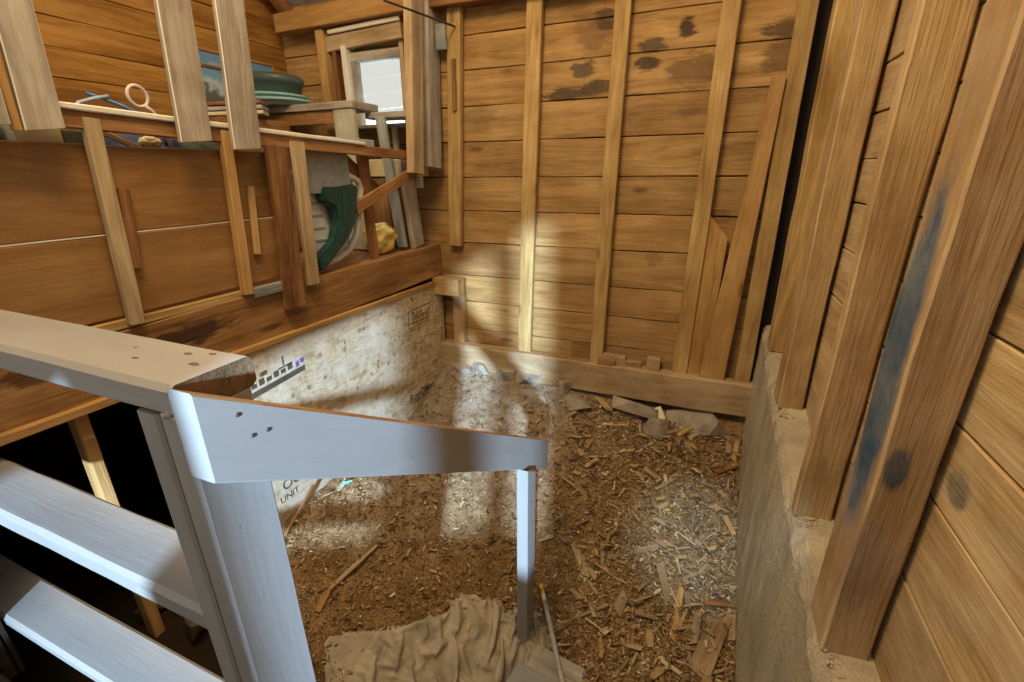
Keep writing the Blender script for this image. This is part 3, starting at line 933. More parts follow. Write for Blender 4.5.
# ------------------------------------------------------------------ things on the loft
def tube(name, pts, r, mat, parent=None, seg=10, closed=False, flat=1.0):
    """Tube of radius r through eye-relative points."""
    P = [W(p) for p in pts]
    c = sum(P, V()) / len(P)
    bm = bmesh.new()
    rings = []
    n = len(P)
    for i in range(n):
        a = P[(i - 1) % n] if closed or i else P[0]
        b = P[(i + 1) % n] if closed or i < n - 1 else P[-1]
        t = (b - a).normalized()
        up = V((1, 0, 0)) if abs(t.x) < .9 else V((0, 0, 1))
        u = t.cross(up).normalized()
        w = u.cross(t).normalized()
        rings.append([bm.verts.new(P[i] - c + (u * math.cos(k * 2 * math.pi / seg) + w * flat * math.sin(k * 2 * math.pi / seg)) * r) for k in range(seg)])
    m = n if closed else n - 1
    for i in range(m):
        A, B = rings[i], rings[(i + 1) % n]
        for k in range(seg):
            bm.faces.new((A[k], A[(k + 1) % seg], B[(k + 1) % seg], B[k]))
    if not closed:
        bm.faces.new(list(reversed(rings[0])))
        bm.faces.new(rings[-1])
    return link(name, finish(bm, name, True), Matrix.Translation(c), parent, mat)


def slab(name, outline, x0, x1, mat, parent=None, bev=.006):
    """A plate in the y-z plane with a traced outline and a real thickness x0..x1."""
    bm = bmesh.new()
    f = bm.faces.new([bm.verts.new((x0, y, z)) for y, z in outline])
    r = bmesh.ops.extrude_face_region(bm, geom=[f])
    for vv in r['geom']:
        if isinstance(vv, bmesh.types.BMVert):
            vv.co.x = x1
    if bev:
        bmesh.ops.bevel(bm, geom=[e for e in bm.edges], offset=bev, segments=2, affect='EDGES', clamp_overlap=True)
    return link(name, finish(bm, name), Matrix.Translation((0, 0, EYE)), parent, mat)


# table by the window
table = thing('loft_table', 'rough wooden table standing under the small loft window', 'table', (-2.7, 2.9, -.53))
box('table_top', (-3.32, -2.30), (2.78, 3.06), (.42, .465), M_GREY, table, rough=.004)
box('apron', (-3.30, -2.42), (2.80, 2.825), (.33, .418), M_BEAM, table)
box('table_leg', (-2.48, -2.31), (2.79, 2.83), (-.53, .418), M_WGREEN, table)
box('table_leg', (-3.27, -3.20), (2.85, 2.92), (-.53, .418), M_BEAM, table)
tag(box('window_shelf', (-2.36, -1.98), (2.98, 3.18), (.37, .41), M_GREY, grain=0, rough=.004), 'dark grey shelf board under the window beside the table', 'shelf')
tag(beam('prop_stick', (-2.10, 2.93, -.52), (-2.17, 2.90, .368), .075, .03, (1, 0, .3), M_BLUEGREY), 'blue grey stick propping the window shelf', 'stick')
tag(beam('prop_stick', (-2.02, 3.10, -.1), (-2.03, 3.12, .368), .05, .03, (1, 0, 0), M_WGREEN), 'pale green stick at the right end of the window shelf', 'stick')
tag(beam('short_stick', (-2.27, 3.20, -.1), (-2.27, 3.20, .33), .045, .03, (1, 0, 0), M_GREY), 'short grey stick below the window between the prop sticks', 'stick')
tag(box('low_shelf', (-2.40, -2.0), (3.02, 3.20), (-.02, .10), M_CREAM, grain=0), 'pale box on the ledge behind the blue grey prop stick', 'box')
tag(beam('diagonal_brace', (-2.02, 2.36, -.20), (-1.96, 3.00, .03), .07, .025, (0, 0, 1), M_BEAM), 'brown diagonal brace below the window shelf', 'brace')
tag(beam('diagonal_brace', (-2.10, 2.38, .10), (-2.10, 2.72, -.12), .07, .025, (0, 0, 1), M_BEAM), 'short dark brace crossing behind the blue grey stick', 'brace')
tag(beam('white_post', (-2.06, 3.07, -.53), (-2.06, 2.98, .10), .14, .04, (0, 1, 0), M_GREY), 'dirty whitish post under the hanging posts', 'post')
tag(beam('dark_stick', (-2.07, 2.555, -.545), (-2.07, 2.535, .12), .075, .03, (0, 1, 0), M_BEAM), 'dark brown upright just right of the plastic chair', 'stick')
tag(box('steel_sheet', (-2.035, -2.03), (1.93, 2.36), (-.10, .14), M_STEEL, grain=1, rough=.001), 'mottled blue grey metal sheet above the plastic chair', 'sheet')
tag(box('grey_lath', (-2.06, -2.012), (1.86, 2.6), (.13, .20), M_BLUEGREY, grain=1), 'grey lath lying behind the partition rail below the table', 'lath')

# plastic chair on the loft, lying on its side
chair = thing('plastic_chair', 'pale plastic garden chair with dark green arm behind the battens', 'chair', (-2.06, 2.15, -.545))
slab('seat_shell', [(1.97, -.47), (2.20, -.475), (2.33, -.43), (2.47, -.09), (2.44, -.035), (1.97, -.005)], -2.10, -2.085, M_PLAST, chair)
for k in range(4):
    z = -.16 - k * .07
    box('shell_slot', (-2.088, -2.079), (2.07, 2.15), (z, z + .012), M_GREYPOLE, chair, grain=1, chamfer=.002)
tube('rim', [(-2.055, 1.90, .004), (-2.055, 2.011, .002), (-2.055, 2.218, -.004), (-2.055, 2.40, -.018), (-2.055, 2.455, -.04), (-2.055, 2.475, -.09), (-2.055, 2.455, -.18), (-2.055, 2.384, -.365), (-2.055, 2.303, -.448), (-2.055, 2.192, -.486), (-2.055, 2.03, -.50)], .020, M_RIM, chair)
slab('arm', [(2.113, -.064), (2.217, -.070), (2.37, -.055), (2.395, -.085), (2.327, -.296), (2.251, -.376), (2.02, -.530), (1.985, -.510), (1.995, -.452), (2.139, -.370), (2.185, -.27), (2.175, -.18), (2.105, -.150)], -2.075, -2.0, M_TEAL, chair, bev=.012)
slab('arm_ridge', [(2.24, -.10), (2.30, -.10), (2.25, -.29), (2.19, -.37), (2.16, -.385), (2.215, -.28)], -2.004, -1.992, M_TEAL, chair, bev=.004)
tag(box('teal_tub', (-2.25, -2.09), (1.80, 1.92), (-.17, -.06), M_TEAL, grain=1, chamfer=.012), 'small dark teal tub behind the dark knotty timber', 'tub')

# crumpled yellow foam
def lump(name, c, r, mat, seed=0, amp=.35, sub=4, freq=2.2):
    bm = bmesh.new()
    bmesh.ops.create_icosphere(bm, subdivisions=sub, radius=1)
    for vv in bm.verts:
        p = vv.co.copy()
        d = 1 + amp * mnoise.fractal(p * freq + V((seed, seed * 2, 0)), .8, 2, 4)
        vv.co = V((p.x * r[0], p.y * r[1], p.z * r[2])) * d
    return link(name, finish(bm, name, True), Matrix.Translation(W(c)), None, mat)


tag(lump('foam_lump', (-2.14, 2.74, -.43), (.09, .15, .105), M_FOAM, 4, .3, freq=1.3), 'crumpled yellow foam lying on the loft floor by the whitish post', 'foam')
tag(box('wooden_crate', (-2.45, -2.2), (2.95, 3.18), (-.53, -.12), M_BEAM, grain=2), 'brown wooden crate behind the yellow foam', 'crate')

# lids, tubs and pictures at the left gable wall of the loft
def lid(label, c, rx, ry, h, mat, tilt, name='tub_lid'):
    bm = bmesh.new()
    n = 40
    prof = [(.90, 0), (.96, .12), (1.0, .55), (1.06, .6), (1.06, .85), (.98, 1.0), (.90, .92), (.5, .86), (0.02, .86)]
    rings = []
    for s, z in prof:
        rings.append([bm.verts.new((rx * s * math.copysign(abs(math.cos(a)) ** .8, math.cos(a)), ry * s * math.copysign(abs(math.sin(a)) ** .8, math.sin(a)), h * z)) for a in (2 * math.pi * k / n for k in range(n))])
    for A, B in zip(rings[:-1], rings[1:]):
        for k in range(n):
            bm.faces.new((A[k], A[(k + 1) % n], B[(k + 1) % n], B[k]))
    bm.faces.new(rings[-1])
    bm.faces.new(list(reversed(rings[0])))
    M = Matrix.Translation(W(c)) @ Matrix.Rotation(tilt[0], 4, 'X') @ Matrix.Rotation(tilt[1], 4, 'Y')
    return tag(link(name, finish(bm, name, True), M, None, mat), label, 'tub', 'plastic tubs on the loft table')


lid('pale teal plastic lid lying lowest on the loft table', (-3.14, 2.86, .472), .34, .20, .05, M_TEALL, (.0, .03))
lid('second pale teal plastic lid in the stack on the loft table', (-3.16, 2.86, .515), .32, .19, .045, M_TEALL, (.0, .05))
lid('dark green plastic tub on top of the pale teal lids', (-3.15, 2.88, .555), .27, .18, .13, M_GREENP, (.0, .05), 'plastic_tub')


def sky_picture():
    b = NB('painted_sky_landscape')
    v, r, pid, obj = b.coords()
    s = b.n.new('ShaderNodeSeparateXYZ')
    b.l.new(obj, s.inputs[0])
    n = b.noise(obj, 9, 5)
    h = b.math('ADD', s.outputs[1], b.math('MULTIPLY', b.math('SUBTRACT', n, .5), .25))
    c = b.ramp(b.mrange(h, -.16, .16), [(.0, (.05, .05, .055)), (.45, (.10, .11, .12)), (.55, (.40, .48, .55)), (.72, (.12, .27, .48)), (1.0, (.16, .32, .52))])
    b.put(b.p.inputs['Base Color'], c)
    b.p.inputs['Roughness'].default_value = .4
    return b.m


M_PIC = sky_picture()


def picture(label, y0, y1, z0, z1, x, fm):
    p = thing('framed_picture', label, 'picture', (x, (y0 + y1) / 2, z0))
    a = (x, y0, (z0 + z1) / 2)
    beam('canvas_print', a, (x, y1, (z0 + z1) / 2), z1 - z0, .012, (0, 0, 1), M_PIC, p, rough=0)
    k = .018
    for n_, a, b in (('picture_frame', (x + .004, y0, z0), (x + .004, y1, z0)), ('picture_frame', (x + .004, y0, z1), (x + .004, y1, z1)), ('picture_frame', (x + .004, y0, z0), (x + .004, y0, z1)), ('picture_frame', (x + .004, y1, z0), (x + .004, y1, z1))):
        beam(n_, a, b, k, .022, (0, 1, 0) if a[1] == b[1] else (0, 0, 1), fm, p)
    return p


picture('landscape picture with blue sky leaning between the grey hanging boards', 2.30, 2.85, .42, .66, -3.10, M_DARKW)
picture('framed picture with pale orange frame standing behind the landscape picture', 2.36, 3.10, .52, .80, -3.30, M_ORANGE)
for k, (z, mat, lab) in enumerate(((.385, M_CREAM, 'cream folded board lowest in the small pile left of the table'), (.415, M_GREYPOLE, 'grey folded board in the small pile left of the table'), (.445, M_BEAM, 'brown folded board on top of the small pile left of the table'))):
    tag(beam('folded_board', (-3.05, 2.32 + k * .01, z - .02), (-2.80, 2.52, z), .20, .022, (1, -.6, 0), mat), lab, 'board', 'pile of folded boards')
tag(box('storage_crate', (-3.30, -2.80), (2.25, 2.70), (-.53, .345), M_BEAM, grain=1), 'brown storage crate under the pile of folded boards', 'crate')
# loop handle and blue sticks standing behind the partition rail
bt = thing('carpet_beater', 'pale pink loop handled beater sticking up behind the partition rail', 'beater', (-2.1, 1.42, .12))
tube('loop', [(-2.10, 1.300 + .036 * math.cos(a), .290 + .037 * math.sin(a)) for a in [k * 2 * math.pi / 28 for k in range(28)]], .0065, M_PINK, bt, 8, True)
tube('handle', [(-2.10, 1.318, .258), (-2.10, 1.335, .245), (-2.10, 1.36, .215), (-2.10, 1.40, .05)], .0085, M_PINK, bt, 8)
tag(tube('plastic_pipe', [(-2.00, 1.03, .218), (-2.06, 1.075, .240), (-2.09, 1.14, .262), (-2.10, 1.195, .277)], .006, M_BLUEL), 'pale blue plastic pipe lying over the darker blue one', 'pipe')
tag(tube('plastic_pipe', [(-2.115, 1.135, .280), (-2.11, 1.17, .272), (-2.09, 1.225, .250), (-2.03, 1.27, .210)], .006, M_BLUE), 'darker blue plastic pipe under the pale blue one', 'pipe')
# stuff seen in the slot between rail and brown boards
tag(box('cardboard_box', (-2.40, -2.06), (.87, 1.00), (-.50, .165), M_CREAM, grain=2), 'cream box behind the brown boards below the broad hanging board', 'box')
tag(box('slot_shade_block', (-2.40, -2.10), (.45, .85), (-.50, .16), M_SHADE, grain=1), 'timber block coloured dark as shade behind the brown boards at the left edge', 'block')  # added dark block, shade of the slot put into its colour
tag(beam('folded_tarp', (-2.18, 1.015, .02), (-2.18, 1.14, .02), .27, .20, (0, 0, 1), M_DGREEN, rough=.03, seg=.03), 'dark green folded tarp right of the cream box', 'tarp')
tag(lump('navy_bundle', (-2.20, 1.33, .06), (.13, .16, .10), M_NAVY, 9, .25), 'navy cloth bundle behind the upper brown board', 'bundle')
tag(beam('bundled_lath', (-2.05, 1.10, .155), (-2.05, 1.26, .085), .02, .012, (0, 1, 0), M_BATTEN), 'thin lath slanting left of the navy bundle', 'lath')
tag(lump('beige_pouch', (-2.07, 1.285, .125), (.025, .04, .022), M_CREAM, 3, .2), 'small beige pouch on the navy bundle', 'pouch')
tag(lump('cloth_sack', (-2.16, 1.58, .06), (.10, .14, .085), M_DGREEN, 6, .25), 'dull green sack behind the middle hanging board', 'sack')

# ------------------------------------------------------------------ stones under the sill and under the loft
def stone(label, x, y, w, d, h, seed, mat=M_STONE, zoff=0.0, rot=0.0, tilt=0.0, group='stones under the sill beam'):
    r = random.Random(seed)
    bm = bmesh.new()
    pts = []
    if group == 'stones under the sill beam':
        w, d, h = w * 1.3, d * 1.25, h * 1.5
    for k in range(14):
        a = r.uniform(0, 2 * math.pi)
        rr = r.uniform(.75, 1.0)
        pts.append(bm.verts.new((w / 2 * rr * math.cos(a), d / 2 * rr * math.sin(a), r.choice((-1, 1)) * h / 2 * r.uniform(.6, 1))))
    bmesh.ops.convex_hull(bm, input=pts)
    for vv in [q_ for q_ in bm.verts if not q_.link_faces]:
        bm.verts.remove(vv)
    bmesh.ops.bevel(bm, geom=list(bm.edges), offset=min(w, d, h) * .07, segments=2, affect='EDGES', clamp_overlap=True)
    if group == 'stones under the sill beam':
        zoff += .02 if mat == M_STONE else -.005
        if mat != M_STONE:
            w, d = w * 1.25, d * 1.2
    M = Matrix.Translation(W((x, y, gz(x, y) + zoff))) @ Matrix.Rotation(rot, 4, 'Z') @ Matrix.Rotation(tilt, 4, 'X')
    return tag(link('stone', finish(bm, 'stone'), M, None, mat), label, 'stone', group)


stone('pale flat stone under the sill beside the strand board', -1.76, 3.16, .17, .14, .07, 1, M_STONE_L)
stone('pale stone under the sill, second from the strand board', -1.60, 3.19, .15, .13, .09, 2, M_STONE_L, .01)
stone('pale stone under the sill below the slim cool lit stud', -1.36, 3.19, .16, .14, .08, 3, M_STONE_L, .01, .3)
stone('broad pale stone under the sill right of the slim cool lit stud', -1.16, 3.19, .25, .15, .10, 4, M_STONE_L, .01)
stone('flat pale slab in front of the broad pale stone', -1.10, 3.07, .24, .12, .05, 5, M_STONE_L, .0, -.3)
stone('small brown stone beside the dark hole under the sill', -.875, 3.17, .09, .10, .10, 6, M_STONE, .01)
stone('triangular brown stone leaning below the middle stud', -.71, 3.12, .22, .16, .10, 7, M_STONE, .0, .5, -.5)
stone('long dark slab tilted under the sill', -.33, 3.16, .34, .20, .07, 8, M_STONE, .02, -.3, -.45)
stone('pointed brown stone in front of the tilted dark slab', -.17, 3.07, .19, .14, .11, 9, M_STONE, .0, .2, -.3)
stone('wide flat stone at the right end of the sill', .10, 3.17, .40, .16, .10, 10, M_STONE, .01)
k = 0
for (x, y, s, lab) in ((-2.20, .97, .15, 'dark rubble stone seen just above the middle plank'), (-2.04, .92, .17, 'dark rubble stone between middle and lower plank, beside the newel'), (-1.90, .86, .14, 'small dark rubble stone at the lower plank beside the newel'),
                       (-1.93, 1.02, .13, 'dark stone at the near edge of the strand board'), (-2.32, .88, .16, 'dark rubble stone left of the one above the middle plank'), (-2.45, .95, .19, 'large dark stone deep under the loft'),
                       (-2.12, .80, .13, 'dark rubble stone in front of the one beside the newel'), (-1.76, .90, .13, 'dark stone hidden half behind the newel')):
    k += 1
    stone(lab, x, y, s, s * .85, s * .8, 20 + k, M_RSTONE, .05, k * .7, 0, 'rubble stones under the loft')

# ------------------------------------------------------------------ wood chips and scraps on the dirt
def chip_field(name, count, area, mat, size, seed, tone=(0, 1), curl=.5, dens=None, lift=.004):
    r = random.Random(seed)
    verts, faces, pid = [], [], []
    made = 0
    while made < count:
        x, y = area(r)
        if dens and r.random() > dens(x, y):
            continue
        made += 1
        L = size[0] * math.exp(r.gauss(0, .45))
        w = L * r.uniform(.12, .45)
        t = r.uniform(.0015, .004)
        a = r.uniform(0, math.pi * 2)
        R = Matrix.Rotation(a, 3, 'Z') @ Matrix.Rotation(r.gauss(0, .35), 3, 'Y') @ Matrix.Rotation(r.gauss(0, .35), 3, 'X')
        c = V((x, y, gzr(x, y) + lift + r.random() * .010 + abs(R[2][0]) * L * .3))
        bend = r.gauss(0, curl) * L * .25
        b = len(verts)
        for f in (-.5, 0, .5):
            k_ = 1 if f == 0 else r.uniform(.5, 1)
            for sy, sz in ((-1, -1), (1, -1), (1, 1), (-1, 1)):
                verts.append(c + R @ V((f * L, sy * w / 2 * k_, sz * t / 2 + (bend if f == 0 else 0))))
        tn = min(1, max(0, r.betavariate(1.6, 2.0) * (tone[1] - tone[0]) + tone[0]))
        fs = [(0, 3, 2, 1), (8, 9, 10, 11)]
        for s in (0, 4):
            for j in range(4):
                fs.append((s + j, s + (j + 1) % 4, s + 4 + (j + 1) % 4, s + 4 + j))
        for f_ in fs:
            faces.append(tuple(b + q_ for q_ in f_))
            pid.append(tn)
    me = bpy.data.meshes.new(name)
    me.from_pydata([tuple(p) for p in verts], [], faces)
    at = me.attributes.new('pid', 'FLOAT', 'FACE')
    at.data.foreach_set('value', pid)
    o = link(name, me, Matrix.Translation((0, 0, EYE)), None, mat)
    o['kind'] = 'stuff'
    return o


def pit(r):
    return r.uniform(-1.93, .40), r.uniform(1.0, 3.17)


def chip_dens(x, y):
    d = .30 + .70 * min(1, max(0, (x + 1.3) / 1.2))
    if y > 2.3 and x < -.75:
        d *= .35
    return d


def cool_patch_dens(x, y):
    d = 0
    for cx, cy, s in ((.20, 2.76, .20), (.15, 2.28, .22), (.33, 2.2, .15), (.08, 1.9, .12)):
        d = max(d, math.exp(-((x - cx) ** 2 + (y - cy) ** 2) / (2 * s * s * .35)))
    return d


tag(chip_field('wood_chips', 15000, pit, M_CHIP, (.020,), 5, dens=chip_dens), 'wood chips and shavings strewn over the dirt of the pit', 'wood chips')
tag(chip_field('coarse_chips', 650, lambda r: (r.uniform(-.75, .40), r.uniform(1.7, 3.15)), M_CHIP, (.032,), 15, tone=(.25, 1.0), dens=lambda x, y: min(1, max(.08, (x + .75) / .9)) * (.45 + .55 * min(1, max(0, (y - 2.0) / .8))), lift=.012), 'coarse wood chips thickest in the back right of the pit', 'wood chips')
tag(chip_field('fine_sawdust', 15000, pit, M_CHIP, (.010,), 6, dens=lambda x, y: .5 + .5 * chip_dens(x, y)), 'fine crumbs of wood on the dirt of the pit', 'wood crumbs')
tag(chip_field('grey_shavings', 260, pit, M_COOLGREY, (.014,), 8, dens=cool_patch_dens, lift=.012), 'shavings greyed as cool light patches by the concrete wall', 'shavings')  # grey tone of these shavings paints in the cool light patch

GS = 'loose wood scraps on the chips'
scraps = [
 (.236, 1.789, .337, 2.092, .105, 'largest scrap board lying by the concrete wall', 'scrap_board', M_SCRAP),
 (.109, 1.913, .124, 2.164, .036, 'long upright looking stick left of the largest scrap board', 'scrap_stick', M_ORANGE),
 (.133, 1.978, .172, 2.109, .018, 'thin splinter between the long stick and the largest scrap board', 'scrap_stick', M_ORANGE),
 (.207, 1.922, .217, 2.070, .042, 'short scrap just left of the largest scrap board', 'scrap_board', M_SCRAP),
 (.380, 1.998, .380, 2.118, .048, 'short grey scrap against the foot of the concrete wall', 'scrap_board', M_SILL),
 (.243, 2.145, .370, 2.172, .05, 'dark flat scrap above the largest scrap board', 'scrap_board', M_BEAM),
 (-.535, 1.914, -.242, 2.02, .024, 'long stick right of the grey pole', 'scrap_stick', M_SCRAP),
 (-.193, 1.993, -.164, 2.067, .065, 'square offcut at the end of the long stick', 'offcut', M_SCRAP),
 (-.100, 1.994, .009, 1.977, .036, 'slanting scrap right of the square offcut', 'scrap_board', M_SCRAP),
 (.059, 1.798, .167, 1.767, .028, 'pale splinter at the bottom edge of the picture', 'scrap_stick', M_BATTEN),
 (-.512, 2.267, -.408, 2.143, .06, 'short thick scrap right of the end post', 'scrap_board', M_SCRAP),
 (-.361, 2.315, -.318, 2.163, .03, 'narrow scrap right of the short thick one', 'scrap_stick', M_SCRAP),
 (-.306, 2.240, -.027, 2.345, .04, 'long flat slat in the middle of the chips', 'scrap_board', M_SCRAP),
 (-.402, 2.181, -.354, 2.138, .034, 'small pale wedge between the two scraps right of the post', 'offcut', M_BATTEN),
 (-.188, 2.804, -.099, 2.750, .05, 'short grey scrap behind the crossed dark sticks', 'scrap_board', M_SILL),
 (-.102, 2.684, .042, 2.815, .035, 'brown stick near the pale grey patch', 'scrap_stick', M_SCRAP),
 (-.074, 2.757, .044, 2.900, .02, 'thin dark stick above the brown stick', 'scrap_stick', M_DARKW),
 (.250, 2.907, .375, 2.975, .06, 'reddish scrap board touching the concrete wall', 'scrap_board', M_BEAM),
 (-.061, 2.583, -.003, 2.615, .035, 'small pale cube like offcut below the grey patch', 'offcut', M_BATTEN),
 (.065, 2.631, .130, 2.654, .042, 'flat scrap right of the pale cube like offcut', 'scrap_board', M_SCRAP),
 (.143, 2.515, .157, 2.627, .034, 'short upright scrap below the grey patch', 'scrap_board', M_SCRAP),
 (-.064, 2.520, .054, 2.505, .034, 'slanted scrap left of the short upright scrap', 'scrap_board', M_SCRAP),
 (-.046, 2.395, .024, 2.357, .033, 'scrap just above the right end of the long flat slat', 'scrap_board', M_SCRAP),
 (.335, 2.673, .395, 2.583, .035, 'yellowish splinter by the concrete wall', 'scrap_stick', M_STUD),
 (-.004, 3.057, .093, 3.13, .045, 'pale board end below the wide flat stone', 'scrap_board', M_STUD),
 (-.107, 3.059, .052, 3.12, .037, 'grey slat left of the pale board end', 'scrap_board', M_SILL),
 (.072, 3.06, .156, 3.12, .037, 'brown slat right of the pale board end', 'scrap_board', M_SCRAP),
 (.055, 3.03, .128, 2.97, .03, 'thin splinter in front of the brown slat', 'scrap_stick', M_SCRAP),
 (.333, 3.14, .330, 3.03, .038, 'upright scrap in the back right corner of the pit', 'scrap_board', M_SCRAP),
 (.385, 3.12, .366, 3.0, .036, 'rightmost scrap in the back corner by the concrete', 'scrap_board', M_STUD),
 (-.537, 3.005, -.347, 3.044, .03, 'long thin splinter in front of the tilted dark slab', 'scrap_stick', M_STUD),
 (-1.595, 1.314, -1.533, 1.63, .024, 'long bent stick on the dirt near the strand board', 'scrap_stick', M_SCRAP),
 (-1.582, 1.208, -1.595, 1.314, .03, 'yellow broken end piece below the long bent stick', 'scrap_stick', M_ORANGE),
]


def scrap(name, x0, y0, x1, y1, w, mat, t=None, lift=.012, **k):
    return beam(name, (x0, y0, gzr(x0, y0) + lift), (x1, y1, gzr(x1, y1) + lift + .01), w, t or max(.008, min(.022, w * .35)), V((y0 - y1, x1 - x0, rng.uniform(-.15, .15) * .3)), mat, seg=.05, rough=.006, chamfer=.003, cut_a=rng.uniform(-.3, .3) * w, cut_b=rng.uniform(-.3, .3) * w, taper=rng.uniform(.7, 1.05), **k)


for x0, y0, x1, y1, w, lab, nm, mt in scraps:
    tag(scrap(nm, x0, y0, x1, y1, w, mt), lab, 'scrap wood', GS)
# more small scraps, alike to the eye
protos = [scrap('wood_splinter', 0, 2.0, L, 2.0, w, M_SCRAP) for L, w in ((.07, .018), (.10, .016), (.055, .026), (.085, .030), (.12, .013))]
pm = [p.data for p in protos]
for m_, mt_ in zip(pm, (M_SCRAP, M_SILL, M_STUD, M_SCRAP, M_BATTEN)):
    m_.materials[0] = mt_
for p in protos:
    bpy.data.objects.remove(p)
n_small = 0
rs_ = random.Random(77)
while n_small < 170:
    x, y = rs_.uniform(-1.1, .36), rs_.uniform(1.7, 3.1)
    if rs_.random() > chip_dens(x, y) * (.5 + .5 * (x + 1.1) / 1.4):
        continue
    n_small += 1
    M = Matrix.Translation(W((x, y, gzr(x, y) + .018))) @ Matrix.Rotation(rs_.uniform(0, 6.28), 4, 'Z') @ Matrix.Rotation(rs_.gauss(0, .12), 4, 'Y') @ Matrix.Rotation(rs_.gauss(0, .2), 4, 'X')
    tag(link('wood_splinter', rs_.choice(pm), M), 'small loose wood splinter among the chips', 'splinter', 'small splinters among the chips')
tag(scrap('wood_wedge', -.60, 3.16, -.50, 3.08, .05, M_STUD, .02, .05), 'pale wood wedge sticking out under the sill', 'wedge')
tag(beam('pale_offcut', (-.165, 3.13, -1.60), (-.115, 3.085, -1.68), .05, .02, (1, .4, 0), M_PAPER), 'pale offcut leaning on the pointed stone', 'offcut')
tag(scrap('plastic_shard', -1.889, 1.776, -1.850, 1.825, .035, M_TURQ, .004, .02), 'turquoise plastic shard by the strand board', 'shard')
tag(beam('leaning_stick', (-1.90, 1.35, gz(-1.9, 1.35) + .02), (-1.93, 1.62, -1.70), .018, .012, (1, 0, 0), M_DARKW), 'dark stick leaning at the foot of the strand board', 'stick')

bm = bmesh.new()
rc = random.Random(4)
for k in range(150):
    yc, xc = rc.choice(((3.1, .47), (2.62, .46), (2.38, .47), (2.36, .50), (1.68, .48), (1.67, .52), (1.13, .47), (1.12, .52)))
    x, y = xc + rc.gauss(0, .025), yc + rc.gauss(0, .03)
    r_ = rc.uniform(.003, .009)
    bmesh.ops.create_icosphere(bm, subdivisions=1, radius=1, matrix=Matrix.Translation((min(max(x, .45), .56), y, zl(y) + .004)) @ Matrix.Rotation(rc.uniform(0, 3), 4, 'Z') @ Matrix.Diagonal((r_ * rc.uniform(.8, 2), r_, r_ * .7, 1)))
cr = link('mortar_crumbs', finish(bm, 'mortar_crumbs'), Matrix.Translation((0, 0, EYE)), None, M_CONC)
cr['kind'] = 'stuff'
tag(cr, 'mortar crumbs on the concrete ledge at the feet of the right wall posts', 'crumbs')

